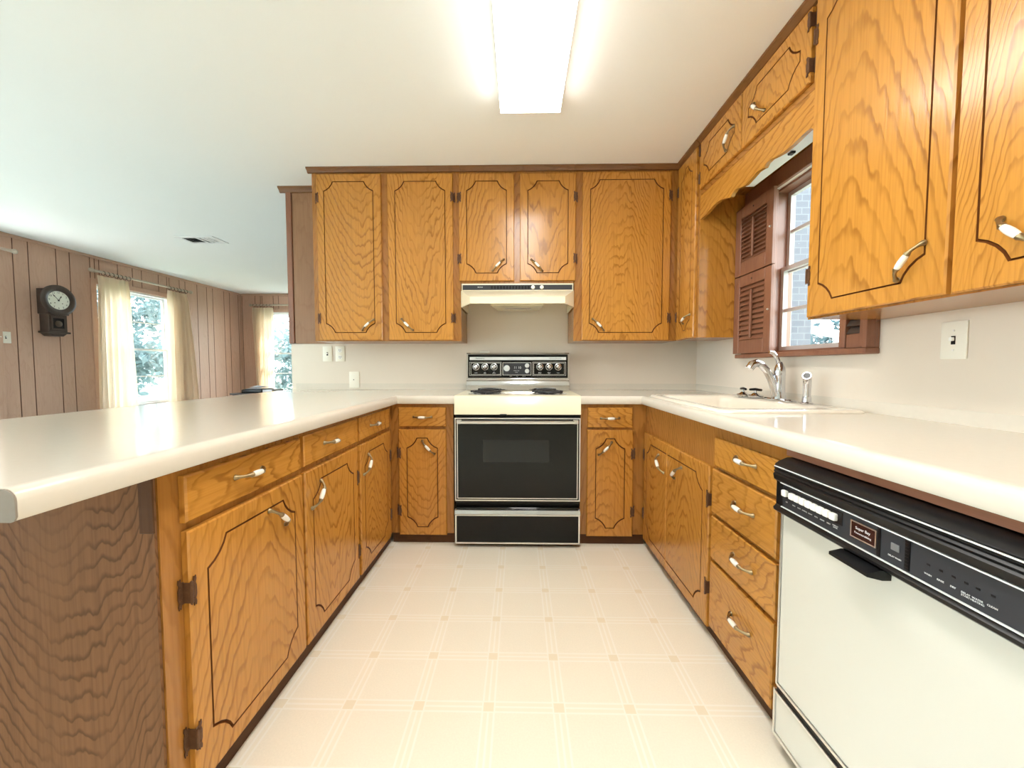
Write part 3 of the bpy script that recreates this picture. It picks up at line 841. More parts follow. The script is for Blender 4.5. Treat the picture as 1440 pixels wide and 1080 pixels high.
# peninsula run
LD = 0.60
r = base((-1.07, 1.07, 0), 'oak peninsula cabinet at the free end, with brown veneer end panel', PLL, 0.806, 1.331, LD,
     [('drawer', 0.855, 1.321, 0.733, 0.843, 0, 1.060, 0.794, -2), ('door', 0.857, 1.327, 0.080, 0.712, 0, 1.180, 0.617, -43)])
bx('dark_oak', -1.40, -0.787, 0.7985, 0.805, 0.0, BT).build('end_panel', r, 'z')
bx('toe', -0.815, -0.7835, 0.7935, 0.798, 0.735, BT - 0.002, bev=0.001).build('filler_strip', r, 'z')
base((-1.07, 1.57, 0), 'oak peninsula cabinet in the middle, between the end cabinet and the corner', PLL, 1.332, 1.804, LD,
     [('drawer', 1.341, 1.794, 0.735, 0.846, 0, 1.530, 0.792, -4), ('door', 1.342, 1.791, 0.078, 0.714, 1, 1.412, 0.614, 52)])
base((-1.07, 2.36, 0), 'oak peninsula cabinet in the inside corner, meeting the range run', PLL, 1.805, WB - 0.004, LD,
     [('drawer', 1.820, 2.246, 0.735, 0.847, 0, 1.998, 0.792, 0), ('door', 1.820, 2.249, 0.074, 0.713, 1, 1.881, 0.607, 54)], toe_rng=(1.805, 2.33))
# sink run
RD = WR - 0.750 - 0.004
base((1.05, 2.2, 0), 'oak sink base cabinet with a pair of doors below the sink', PLR, 1.4985, WB - 0.004, RD,
     [('door', 1.945, 2.298, 0.050, 0.700, 1, 2.012, 0.583, 45, 0), ('door', 1.511, 1.942, 0.050, 0.700, 0, 1.800, 0.593, -42, 1)], name='sink_cabinet', toe_rng=(1.498, 2.33))
r = base((1.05, 1.29, 0), 'oak base cabinet of four drawers beside the dishwasher', PLR, 1.084, 1.497, RD,
     [('drawer', 1.117, 1.478, 0.714, 0.822, 0, 1.268, 0.780, 2), ('drawer', 1.116, 1.490, 0.528, 0.699, 0, 1.273, 0.620, 2),
      ('drawer', 1.113, 1.490, 0.348, 0.513, 0, 1.273, 0.436, 4), ('drawer', 1.116, 1.490, 0.070, 0.332, 0, 1.277, 0.223, 0)], name='drawer_cabinet')

# ------------------------------------------------------------------ worktops
def nose_profile(r=0.018, h=0.049):
    """(outward, z) from the top plane round the front edge and back under"""
    p = [(-0.03, CT)]
    for i in range(7):
        a = i / 6 * PI / 2
        p.append((-r + r * math.sin(a), CT - r + r * math.cos(a)))
    p += [(0.0, CT - h + 0.008), (-0.003, CT - h + 0.002), (-0.008, CT - h), (-0.03, CT - h)]
    return p
def sweep(mb, path, prof, closed=False):
    """sweep (outward,z) along a flat path; outward = right of travel"""
    P = [Vector((x, y, 0)) for x, y in path]; rings = []
    n = len(P)
    for i in range(n):
        d0 = (P[i] - P[i - 1]).normalized() if i > 0 else None
        d1 = (P[i + 1] - P[i]).normalized() if i < n - 1 else None
        if d0 is None: d0 = d1
        if d1 is None: d1 = d0
        n0 = Vector((d0.y, -d0.x, 0)); n1 = Vector((d1.y, -d1.x, 0))
        m = (n0 + n1).normalized(); k = 1.0 / max(0.2, m.dot(n0))
        rings.append([P[i] + m * (o * k) + Vector((0, 0, z)) for o, z in prof])
    mb.rings(rings, True, True)
NP = nose_profile()
cove = [(0.0, CT + 0.045), (-0.0028, CT + 0.045), (-0.004, CT + 0.020), (-0.009, CT + 0.009), (-0.020, CT + 0.0005), (-0.024, CT - 0.001), (0.0, CT - 0.001)]
PLE = -0.730; PRE = 0.725; PBE = 2.285
# left, an L: peninsula and the piece up to the range
mb = MB().use('laminate')
i_ = 0.03
Ltop = [(-1.757 + i_, 0.537), (PLE - i_, 0.537), (PLE - i_, PBE + i_), (-0.3885, PBE + i_), (-0.3885, WB - 0.001), (-1.757 + i_, WB - 0.001)]
mb.prism([(x, y, CT) for x, y in Ltop], (0, 0, -0.049))
sweep(mb, [(PLE, 0.537), (PLE, PBE), (-0.3885, PBE)], NP)
sweep(mb, [(-1.757, WB - 0.001), (-1.757, 0.537)], NP)
sweep(mb, [(-1.727, WB - 0.001), (-0.3885, WB - 0.001)], [(-o, z) for o, z in [(-x[0], x[1]) for x in cove]])
wt = mb.build('countertop', None, None, 30, loc=(-1.2, 1.7, CT))
tag(wt, 'cream laminate peninsula countertop with rounded edge, running from the range to the dining side', 'countertop', 'kitchen countertops')
mb = MB().use('greycore')
prof = [(PLE - 0.0 + o, z) for o, z in NP[1:]]
capp = [(-1.745, CT - 0.001)] + [(x, z - 0.0006) for x, z in prof if x > -0.765] + [(-1.745, CT - 0.049)]
mb.prism([(x - 0.0006, 0.537, z) for x, z in capp], (0, -0.0025, 0)); o = mb.build('end_cap', wt, None, 30)
# right, an L with the sink cut out
mb = MB().use('laminate')
RE0 = 0.43
Rtop = [(0.3685, PBE + i_), (PRE + i_, PBE + i_), (PRE + i_, RE0), (WR - 0.001, RE0), (WR - 0.001, WB - 0.001), (0.3685, WB - 0.001)]
hole = [(0.805, 1.50), (1.285, 1.50), (1.285, 2.25), (0.805, 2.25)]
mb.holed([(x, y, CT) for x, y in Rtop], [[(x, y, CT) for x, y in hole]], (0, 0, -0.049))
sweep(mb, [(0.3685, PBE), (PRE, PBE), (PRE, RE0)], NP)
sweep(mb, [(0.3685, WB - 0.001), (WR - 0.001, WB - 0.001), (WR - 0.001, RE0)], cove)
wt2 = mb.build('countertop', None, None, 30, loc=(1.0, 1.7, CT))
tag(wt2, 'cream laminate countertop holding the sink under the window, running over the dishwasher', 'countertop', 'kitchen countertops')

bx('mahogany', 0.752, 0.775, 0.44, 1.083, 0.8455, 0.8675).build('support_rail', wt2, 'y')
# ------------------------------------------------------------------ sink
def rrect(x0, x1, y0, y1, r, z, n=5):
    pts = []
    for cx, cy, a0 in ((x1 - r, y1 - r, 0), (x0 + r, y1 - r, 90), (x0 + r, y0 + r, 180), (x1 - r, y0 + r, 270)):
        for i in range(n + 1):
            a = math.radians(a0 + 90 * i / n); pts.append((cx + r * math.cos(a), cy + r * math.sin(a), z))
    return pts
sx0, sx1, sy0, sy1 = 0.768, 1.318, 1.452, 2.300
bx0, bx1, by0, by1 = 0.825, 1.205, 1.545, 2.235
mb = MB().use('sink')
mb.rings([rrect(sx0 + 0.03, sx1 - 0.03, sy0 + 0.04, sy1 - 0.04, 0.03, CT + 0.0005), rrect(sx0, sx1, sy0, sy1, 0.045, CT + 0.0005), rrect(sx0 + 0.001, sx1 - 0.001, sy0 + 0.001, sy1 - 0.001, 0.045, CT + 0.006),
          rrect(sx0 + 0.006, sx1 - 0.006, sy0 + 0.006, sy1 - 0.006, 0.045, CT + 0.011), rrect(sx0 + 0.016, sx1 - 0.016, sy0 + 0.016, sy1 - 0.016, 0.045, CT + 0.013),
          rrect(bx0 - 0.012, bx1 + 0.012, by0 - 0.012, by1 + 0.012, 0.07, CT + 0.011), rrect(bx0, bx1, by0, by1, 0.065, CT + 0.004), rrect(bx0 + 0.008, bx1 - 0.008, by0 + 0.008, by1 - 0.008, 0.065, CT - 0.02),
          rrect(bx0 + 0.018, bx1 - 0.018, by0 + 0.018, by1 - 0.018, 0.065, CT - 0.14), rrect(bx0 + 0.06, bx1 - 0.06, by0 + 0.06, by1 - 0.06, 0.06, CT - 0.165)], True, False)
bm = mb.bm
mb.bm.verts.ensure_lookup_table()
last = [v for v in mb.bm.verts][-24:]
mb._mark([mb.bm.faces.new(last)])
root = thing('kitchen_sink', (1.04, 1.88, CT), 'cream drop-in kitchen sink with wide raised rim under the window', 'sink')
mb.build('basin', root, None, 40)
mb = MB().use('steel').lathe([(0.045, 0.0), (0.045, 0.003), (0.035, 0.004), (0.03, 0.001), (0.001, 0.001)], (1.02, 1.89, CT - 0.1648), (0, 0, 1), 20); mb.build('drain', root)

# faucet
SZ = CT + 0.0135
fx, fy = 1.262, 1.885
root = thing('faucet', (fx, fy, SZ), 'chrome single-lever kitchen faucet with arched spout behind the sink', 'faucet')
mb = MB().use('chrome')
mb.rings([rrect(fx - 0.028, fx + 0.028, fy - 0.098, fy + 0.098, 0.027, SZ), rrect(fx - 0.028, fx + 0.028, fy - 0.098, fy + 0.098, 0.027, SZ + 0.004), rrect(fx - 0.022, fx + 0.022, fy - 0.091, fy + 0.091, 0.021, SZ + 0.009)])
mb.build('base_plate', root)
mb = MB().use('chrome').lathe([(0.032, 0.005), (0.030, 0.018), (0.026, 0.03), (0.0245, 0.07), (0.0245, 0.118), (0.026, 0.124), (0.025, 0.128)], (fx, fy, SZ), (0, 0, 1), 24); mb.build('body', root)
mb = MB().use('chrome')
mb.tube([(fx - 0.012, fy, SZ + 0.02), (fx - 0.020, fy + 0.003, SZ + 0.06), (fx - 0.036, fy + 0.006, SZ + 0.105), (fx - 0.058, fy + 0.009, SZ + 0.145), (fx - 0.082, fy + 0.011, SZ + 0.172), (fx - 0.104, fy + 0.012, SZ + 0.180), (fx - 0.124, fy + 0.013, SZ + 0.172), (fx - 0.138, fy + 0.013, SZ + 0.152)],
        [0.021, 0.019, 0.0175, 0.0165, 0.017, 0.0195, 0.0205, 0.019], 18); mb.build('spout', root)
mb = MB().use('chrome').lathe([(0.0245, 0.128), (0.025, 0.14), (0.022, 0.156), (0.016, 0.172), (0.010, 0.184), (0.001, 0.188)], (fx, fy, SZ), (0, 0, 1), 24)
mb.tube([(fx - 0.002, fy, SZ + 0.165), (fx - 0.009, fy, SZ + 0.19), (fx - 0.020, fy, SZ + 0.214), (fx - 0.035, fy, SZ + 0.230), (fx - 0.052, fy, SZ + 0.234)], [0.012, 0.0095, 0.009, 0.0105, 0.007], 14)
mb.build('lever', root)
root = thing('side_sprayer', (1.265, 1.708, SZ), 'short chrome side sprayer standing next to the faucet', 'sprayer')
mb = MB().use('chrome').lathe([(0.024, 0.0), (0.024, 0.004), (0.018, 0.008), (0.0165, 0.03), (0.0160, 0.032)], (1.265, 1.708, SZ), (0, 0, 1), 18); mb.build('holder', root)
mb = MB().use('chrome').tube([(1.265, 1.708, SZ + 0.032), (1.265, 1.708, SZ + 0.085), (1.263, 1.706, SZ + 0.104), (1.254, 1.695, SZ + 0.120), (1.247, 1.688, SZ + 0.124)], [0.0145, 0.0155, 0.016, 0.0165, 0.0165], 16)
mb.use('midgrey').lathe([(0.0135, 0), (0.011, 0.002)], (1.246, 1.6865, SZ + 0.1245), (-0.62, -0.70, 0.30), 16); mb.build('spray_head', root)
def strainer(x, y, ang, label):
    root = thing('sink_strainer', (x, y, SZ), label, 'sink strainer', 'sink strainers')
    mb = MB().use('chrome').lathe([(0.030, 0.0), (0.036, 0.006), (0.037, 0.012), (0.030, 0.016), (0.024, 0.014), (0.016, 0.022), (0.008, 0.026), (0.006, 0.038)], (x, y, SZ), (0, 0, 1), 20); mb.build('strainer_basket', root)
    a = math.radians(ang); c, s = math.cos(a), math.sin(a); mb = MB().use('black')
    mb.tube([(x - 0.033 * c, y - 0.033 * s, SZ + 0.041), (x, y, SZ + 0.044), (x + 0.033 * c, y + 0.033 * s, SZ + 0.041)], [0.006, 0.0075, 0.006], 10); mb.build('strainer_handle', root)
strainer(1.222, 2.112, 80, 'chrome sink strainer with black handle, farther from the faucet')
strainer(1.238, 2.030, 110, 'chrome sink strainer with black handle, beside the faucet base')

# ------------------------------------------------------------------ range
RX0, RX1 = -0.3865, 0.3665
root = thing('electric_range', (-0.01, 2.6, 0), 'almond and black freestanding electric range with coil burners and glass oven door', 'range')
mb = MB().use('black').box(RX0 + 0.004, RX1 - 0.004, 2.30, 2.915, 0.05, 0.87).box(RX0 + 0.03, RX1 - 0.03, 2.33, 2.9, 0.0, 0.05); mb.build('oven_body', root)
mb = MB().use('almond')
side = [(2.268, 0.808), (2.270, 0.815), (2.275, 0.905), (2.285, 0.917), (2.300, 0.920), (2.80, 0.920), (2.80, 0.872), (2.29, 0.872), (2.285, 0.806)]
mb.prism([(RX0, y, z) for y, z in side], (RX1 - RX0, 0, 0)); ck = mb.build('cooktop', root, None, 40)
def burner(x, y, r, turns):
    mb = MB().use('chrome').lathe([(r + 0.014, 0.9205), (r + 0.016, 0.924), (r + 0.008, 0.9245), (r + 0.002, 0.922), (0.02, 0.9215)], (x, y, 0), (0, 0, 1), 32); p = mb.build('drip_pan', root)
    pts = []; N = int(turns * 26)
    for i in range(N + 1):
        t = i / N; a = t * turns * 2 * PI; rr = 0.016 + (r - 0.016) * t
        pts.append((x + rr * math.cos(a), y + rr * math.sin(a), 0.936))
    mb = MB().use('coil').tube(pts, 0.0058, 8)
    for k in range(3):
        a = k * 2 * PI / 3 + 0.5
        mb.box(x - 0.002, x + 0.002, y - 0.002, y + 0.002, 0.924, 0.931)
        mb.tube([(x, y, 0.9285), (x + r * math.cos(a), y + r * math.sin(a), 0.9285)], 0.003, 6)
    mb.build('burner_coil', p)
burner(-0.205, 2.425, 0.098, 4.5); burner(0.185, 2.425, 0.098, 4.5); burner(-0.205, 2.66, 0.075, 3.5); burner(0.185, 2.66, 0.075, 3.5)
# backguard
BGY = 2.80
mb = MB().use('chrome')
mb.prism([(RX0 + 0.002, 2.80, 0.918), (RX0 + 0.002, 2.783, 0.922), (RX0 + 0.002, 2.784, 0.960), (RX0 + 0.002, 2.792, 0.985), (RX0 + 0.002, 2.785, 0.992), (RX0 + 0.002, 2.785, 1.004), (RX0 + 0.002, 2.80, 1.006), (RX0 + 0.002, 2.815, 1.185), (RX0 + 0.002, 2.825, 1.192), (RX0 + 0.002, 2.91, 1.192), (RX0 + 0.002, 2.91, 0.918)], (RX1 - RX0 - 0.004, 0, 0))
bgd = mb.build('backguard', root, None, 25)
tilt = lambda z: 2.80 + (z - 1.006) * (0.015 / 0.179)
up_ = Vector((0, 0.015, 0.179)).normalized(); nrm = Vector((1, 0, 0)).cross(up_)
def bgq(key, x0, x1, z0, z1, off, t=0.002, name=None, par=None):
    mb = MB().use(key); d = Vector((0, -off, 0))
    mb.prism([Vector((x0, tilt(z0), z0)) + d, Vector((x1, tilt(z0), z0)) + d, Vector((x1, tilt(z1), z1)) + d, Vector((x0, tilt(z1), z1)) + d], (0, t, 0))
    return mb.build(name, par or bgd, None, 0)
cp_ = bgq('blackglass', -0.374, 0.354, 1.010, 1.181, 0.003, name='control_panel', par=root)
bgq('silver', -0.362, 0.342, 1.140, 1.162, 0.0045, name='name_strip', par=cp_)
def ring_frame(x0, x1, z0, z1, w_, key='steel', off=0.0045, name='bezel'):
    mb = MB().use(key); d = Vector((0, -off, 0))
    P_ = lambda x, z: tuple(Vector((x, tilt(z), z)) + d)
    mb.holed([P_(x0, z0), P_(x1, z0), P_(x1, z1), P_(x0, z1)], [[P_(x0 + w_, z0 + w_), P_(x1 - w_, z0 + w_), P_(x1 - w_, z1 - w_), P_(x0 + w_, z1 - w_)]], (0, 0.0015, 0))
    mb.build(name, cp_, None, 0)
ring_frame(-0.362, -0.130, 1.026, 1.126, 0.0018); ring_frame(-0.352, -0.136, 1.034, 1.118, 0.0018)
ring_frame(-0.120, 0.088, 1.030, 1.122, 0.0022)
ring_frame(0.098, 0.340, 1.026, 1.126, 0.0018); ring_frame(0.106, 0.330, 1.034, 1.118, 0.0018)
bgq('darkgrey', -0.116, 0.084, 1.034, 1.118, 0.0040, name='clock_panel', par=cp_)
def rknob(x, z, r, key='chrome', name='control_knob'):
    mb = MB().use(key); o = (x, tilt(z) - 0.0035, z); ax = tuple(-Vector((0, 1, -0.084)).normalized())
    mb.lathe([(r, 0), (r, 0.003), (r * 0.86, 0.004)], o, ax, 24)
    mb.use('black').lathe([(r * 0.84, 0.0038), (r * 0.80, 0.0046)], o, ax, 24)
    mb.use(key).lathe([(r * 0.60, 0.004), (r * 0.56, 0.016), (r * 0.44, 0.018)], o, ax, 20)
    mb.box(x - 0.003, x + 0.003, tilt(z) - 0.026, tilt(z) - 0.012, z - r * 0.55, z + r * 0.55, bev=0.001)
    mb.build(name, cp_)
for x in (-0.315, -0.249, -0.183, 0.151, 0.218, 0.284): rknob(x, 1.090, 0.0255)
def dial(x, z, r):
    mb = MB().use('silver').lathe([(r, 0), (r * 0.96, 0.005), (r * 0.3, 0.007), (r * 0.24, 0.014), (0.001, 0.015)], (x, tilt(z) - 0.0045, z), (0, -1, 0), 22); mb.build('timer_dial', cp_)
dial(-0.090, 1.080, 0.0225); dial(0.058, 1.100, 0.016); dial(0.058, 1.060, 0.016)
R_ = (1, 0, 0); U_ = tuple(up_)
def bgt(t, s, key, x, z): put_text(t, s, key, cp_, (x, tilt(z) - 0.0060, z), R_, U_)
bgt('Kenmore', 0.0165, 'black', -0.285, 1.1515); bgt('SELF-CLEANING OVEN', 0.0085, 'black', 0.265, 1.1515)
bgt('11 10', 0.024, 'silver', -0.012, 1.084); bgt('HOUR  MIN', 0.008, 'silver', -0.02, 1.062); bgt('TIMER', 0.007, 'silver', -0.02, 1.050)
for x, t in ((-0.315, 'OVEN'), (-0.249, 'LEFT\nREAR'), (-0.183, 'LEFT\nFRONT'), (0.151, 'RIGHT\nFRONT'), (0.218, 'RIGHT\nREAR'), (0.284, 'OVEN')): bgt(t, 0.0075, 'silver', x, 1.046)
for x, t in ((-0.06, 'START'), (-0.015, 'STOP'), (0.035, 'MANUAL')): bgt(t, 0.006, 'silver', x, 1.0215)
# oven door
mb = MB().use('black').box(RX0 + 0.003, RX1 - 0.003, 2.268, 2.298, 0.276, 0.792, bev=0.004); od = mb.build('oven_door', root)
bx('blackglass', -0.366, 0.345, 2.2655, 2.2685, 0.306, 0.762).build('glass_panel', od)
bx('ovenwin', -0.214, 0.180, 2.2646, 2.2656, 0.524, 0.658, bev=0.0004).build('oven_window', od)
def rect_frame(par, x0, x1, y, z0, z1, w_, t=0.003, key='steel', name='trim_frame'):
    mb = MB().use(key); mb.holed([(x0, y, z0), (x1, y, z0), (x1, y, z1), (x0, y, z1)], [[(x0 + w_, y, z0 + w_), (x1 - w_, y, z0 + w_), (x1 - w_, y, z1 - w_), (x0 + w_, y, z1 - w_)]], (0, t, 0))
    return mb.build(name, par, None, 0)
rect_frame(od, RX0 + 0.003, RX1 - 0.003, 2.2645, 0.288, 0.788, 0.006)
rect_frame(od, -0.370, 0.349, 2.2640, 0.302, 0.768, 0.0045)
mb = MB().use('chrome')
mb.prism([(-0.345, 2.245, 0.774), (-0.345, 2.238, 0.768), (-0.345, 2.240, 0.757), (-0.345, 2.248, 0.753), (-0.345, 2.256, 0.760), (-0.345, 2.254, 0.772)], (0.668, 0, 0))
for x0, x1 in ((-0.372, -0.338), (0.316, 0.351)): mb.box(x0, x1, 2.246, 2.266, 0.754, 0.780, bev=0.003)
mb.build('oven_handle', od, None, 30)
bx('black', -0.115, -0.072, 2.252, 2.275, 0.797, 0.812, bev=0.003).build('oven_latch', root)
# storage drawer
mb = MB().use('blackglass').box(RX0 + 0.002, RX1 - 0.002, 2.268, 2.298, 0.026, 0.246, bev=0.004); dr = mb.build('storage_drawer', root)
rect_frame(dr, RX0 + 0.002, RX1 - 0.002, 2.2645, 0.026, 0.205, 0.0085)
mb = MB().use('chrome').prism([(RX0 + 0.002, 2.268, 0.238), (RX0 + 0.002, 2.258, 0.232), (RX0 + 0.002, 2.250, 0.214), (RX0 + 0.002, 2.256, 0.203), (RX0 + 0.002, 2.268, 0.205)], (RX1 - RX0 - 0.004, 0, 0)); mb.build('drawer_pull', dr, None, 25)

# sheet behind the range
mb = MB().use('wall').box(-0.392, 0.366, WB - 0.004, WB - 0.0005, 0.92, 1.648); o = mb.build('splash_panel', None, loc=(-0.01, WB, 0.92)); tag(o, 'beige splash panel on the wall between the range and the hood', 'splash panel')

# ------------------------------------------------------------------ range hood
HX0, HX1 = -0.391, 0.366
root = thing('range_hood', (-0.01, 2.77, 1.57), 'almond range hood with black control strip and two white knobs', 'range hood')
mb = MB().use('almond')
hy, vy = 2.600, 2.452
mb.box(HX0, HX1, hy, 2.612, 1.600, 1.648); mb.box(HX0, HX0 + 0.006, hy, WB - 0.005, 1.492, 1.648); mb.box(HX1 - 0.006, HX1, hy, WB - 0.005, 1.492, 1.648); mb.box(HX0 + 0.006, HX1 - 0.006, 2.612, WB - 0.005, 1.612, 1.648)
A = [(HX0, hy, 1.602), (HX1, hy, 1.602), (HX1, hy, 1.492), (HX0, hy, 1.492)]; B = [(HX0 + 0.078, vy, 1.536), (HX1 - 0.076, vy, 1.536), (HX1 - 0.076, vy, 1.492), (HX0 + 0.078, vy, 1.492)]
for (i, j) in ((0, 1), (1, 2), (3, 0)): mb.face((A[i], A[j], B[j], B[i]))
mb.face(B)
ins = [(x + (0.004 if x < 0 else -0.004), y + 0.005, z - 0.004 if z > 1.5 else z) for x, y, z in B]; inA = [(x + (0.004 if x < 0 else -0.004), y + 0.006, z) for x, y, z in A]
mb.face(list(reversed(ins)))
for (i, j) in ((0, 1), (1, 2), (3, 0)): mb.face((inA[i], ins[i], ins[j], inA[j]))
hd = mb.build('canopy', root, None, 0)
bx('darkgrey', HX0 + 0.012, HX1 - 0.012, hy - 0.002, hy - 0.0002, 1.606, 1.639).build('control_strip', root)
mb = MB().use('grille')
for i in range(14): mb.box(-0.19 + i * 0.0205, -0.176 + i * 0.0205, hy - 0.0028, hy - 0.002, 1.612, 1.632)
mb.build('grille', root)
put_text('BROAN', 0.010, 'silver', root, (-0.262, hy - 0.0026, 1.624), (1, 0, 0), (0, 0, 1))
for x in (0.092, 0.151):
    mb = MB().use('white').lathe([(0.013, 0), (0.012, 0.014), (0.009, 0.017), (0.001, 0.017)], (x, hy - 0.002, 1.622), (0, -1, 0), 18); mb.build('hood_knob', root)
mb = MB().use('almond')
mb.rings([[(-0.20, 2.63, 1.611), (0.17, 2.63, 1.611), (0.17, 2.90, 1.611), (-0.20, 2.90, 1.611)], [(-0.195, 2.64, 1.508), (0.165, 2.64, 1.508), (0.145, 2.90, 1.508), (-0.16, 2.90, 1.508)]]); mb.build('fan_housing', root, None, 0)
mb = MB().use('midgrey').box(-0.10, 0.085, 2.765, 2.785, 1.5065, 1.5085); mb.build('lamp_slot', root)

# ------------------------------------------------------------------ dishwasher
DX = 0.735
DY0, DY1 = 0.462, 1.072
root = thing('dishwasher', (1.0, 0.77, 0), 'almond built-in dishwasher with black control panel under the window-side countertop', 'dishwasher')
bx('darkgrey', 0.778, 1.32, DY0, DY1, 0.02, 0.855).build('tub', root)
mb = MB().use('almond_panel').box(DX, 0.777, DY0 + 0.004, DY1 - 0.008, 0.198, 0.698, bev=0.002); dd = mb.build('door_panel', root)
mb = MB().use('steel'); mb.box(DX - 0.003, 0.777, DY1 - 0.0078, DY1 - 0.003, 0.192, 0.698); mb.box(DX - 0.003, 0.777, DY0 + 0.003, DY1 - 0.0078, 0.190, 0.1975); mb.build('door_trim', dd)
bx('black', DX - 0.001, 0.776, DY0 + 0.002, DY1 - 0.008, 0.172, 0.1895).build('kick_gap', root)
mb = MB().use('almond_panel').box(DX - 0.002, 0.777, DY0 + 0.004, DY1 - 0.006, 0.052, 0.171, bev=0.001); kp = mb.build('access_panel', root)
mb = MB().use('steel')
mb.box(DX - 0.006, 0.776, DY1 - 0.0058, DY1 + 0.0, 0.044, 0.178); mb.box(DX - 0.006, DX - 0.0022, DY0 + 0.004, DY1 - 0.006, 0.044, 0.052); mb.box(DX - 0.006, DX - 0.0022, DY0 + 0.004, DY1 - 0.006, 0.168, 0.175)
mb.build('panel_trim', kp)
bx('toe', 0.80, 0.812, DY0, DY1, 0.0, 0.05).build('toe_kick', root)
# control panel: a stepped black extrusion
mb = MB().use('black')
prof = [(0.777, 0.690), (0.722, 0.690), (0.712, 0.697), (0.711, 0.704), (0.716, 0.708), (0.719, 0.713), (0.719, 0.777), (0.711, 0.783), (0.708, 0.797), (0.712, 0.801), (0.709, 0.806), (0.713, 0.810), (0.710, 0.815), (0.714, 0.819), (0.712, 0.824), (0.722, 0.832), (0.745, 0.842), (0.777, 0.842)]
mb.prism([(x, DY0 + 0.001, z) for x, z in prof], (0, DY1 - DY0 - 0.002, 0)); pn = mb.build('console', root, None, 25)
mb = MB().use('silver').box(0.7115, 0.7195, DY0 + 0.004, DY1 - 0.026, 0.7775, 0.7800).box(0.7150, 0.7195, DY0 + 0.004, DY1 - 0.026, 0.7115, 0.7140).box(0.7085, 0.712, DY0 + 0.004, DY1 - 0.004, 0.8185, 0.8205)
mb.build('chrome_lines', pn, None, 0)
bx('darkgrey', 0.7178, 0.7192, DY0 + 0.004, DY1 - 0.028, 0.7142, 0.7772).build('fascia', pn)
mb = MB().use('black').prism([(0.712, 0.752, 0.692), (0.690, 0.756, 0.684), (0.690, 0.756, 0.677), (0.716, 0.752, 0.672), (0.734, 0.752, 0.672), (0.734, 0.752, 0.692)], (0, 0.094, 0)); mb.build('door_handle', root, None, 20)
bx('black', 0.7165, 0.7178, 0.850, 1.036, 0.741, 0.770).build('button_well', pn)
for i in range(9):
    y = 1.027 - (0 if i == 0 else 0.008) - i * 0.0188
    bx('white', 0.706, 0.7168, y - 0.0082, y + 0.0082, 0.7465, 0.7635, bev=0.003, seg=2).build('push_button', pn)
DR_ = (0, -1, 0); DU_ = (0, 0, 1)
def dwt(t, s, y, z, key='silver', x=0.7174): put_text(t, s, key, pn, (x, y, z), DR_, DU_)
for i, t in enumerate(('OFF', 'RINSE', 'LIGHT', 'NORMAL', 'HEAVY', 'POTS', 'SHORT', 'HEAT', 'ENERGY\nSAVER')):
    dwt(t, 0.0042, 1.027 - (0 if i == 0 else 0.008) - i * 0.0188, 0.731)
bx('maroon', 0.7160, 0.7178, 0.770, 0.826, 0.7315, 0.7635).build('badge', pn)
mb = MB().use('steel').holed([(0.7155, 0.828, 0.7295), (0.7155, 0.768, 0.7295), (0.7155, 0.768, 0.7655), (0.7155, 0.828, 0.7655)], [[(0.7155, 0.8255, 0.732), (0.7155, 0.7705, 0.732), (0.7155, 0.7705, 0.763), (0.7155, 0.8255, 0.763)]], (0.002, 0, 0)); mb.build('badge_frame', pn, None, 0)
dwt('Super Bay', 0.0085, 0.798, 0.7525, x=0.7155); dwt('Powerscrubbing', 0.0060, 0.798, 0.7425, x=0.7155)
bx('black', 0.7160, 0.7178, 0.760, 0.7665, 0.716, 0.776).build('divider', pn)
mb = MB().use('midgrey').box(0.7155, 0.7178, 0.722, 0.738, 0.743, 0.757, bev=0.0008); mb.build('slide_switch', pn)
dwt('DELAY WASH', 0.0042, 0.731, 0.730)
mb = MB().use('black').box(0.7160, 0.7178, 0.702, 0.711, 0.718, 0.774)
for i in range(8): mb.box(0.7150, 0.7160, 0.703, 0.710, 0.720 + i * 0.0065, 0.7235 + i * 0.0065)
mb.build('thumb_wheel', pn, None, 0)
for y, t in ((0.671, 'WASH'), (0.651, 'RINSE'), (0.632, 'DRY'), (0.614, 'DELAY\nSTART'), (0.598, 'WATER\nHEATING'), (0.579, 'CLEAN')):
    mb = MB().use('black').box(0.7170, 0.7178, y - 0.003, y + 0.003, 0.7455, 0.7495, bev=0.0003); mb.build('indicator_window', pn)
    dwt(t, 0.0043, y, 0.730 if '\n' not in t else 0.7275)
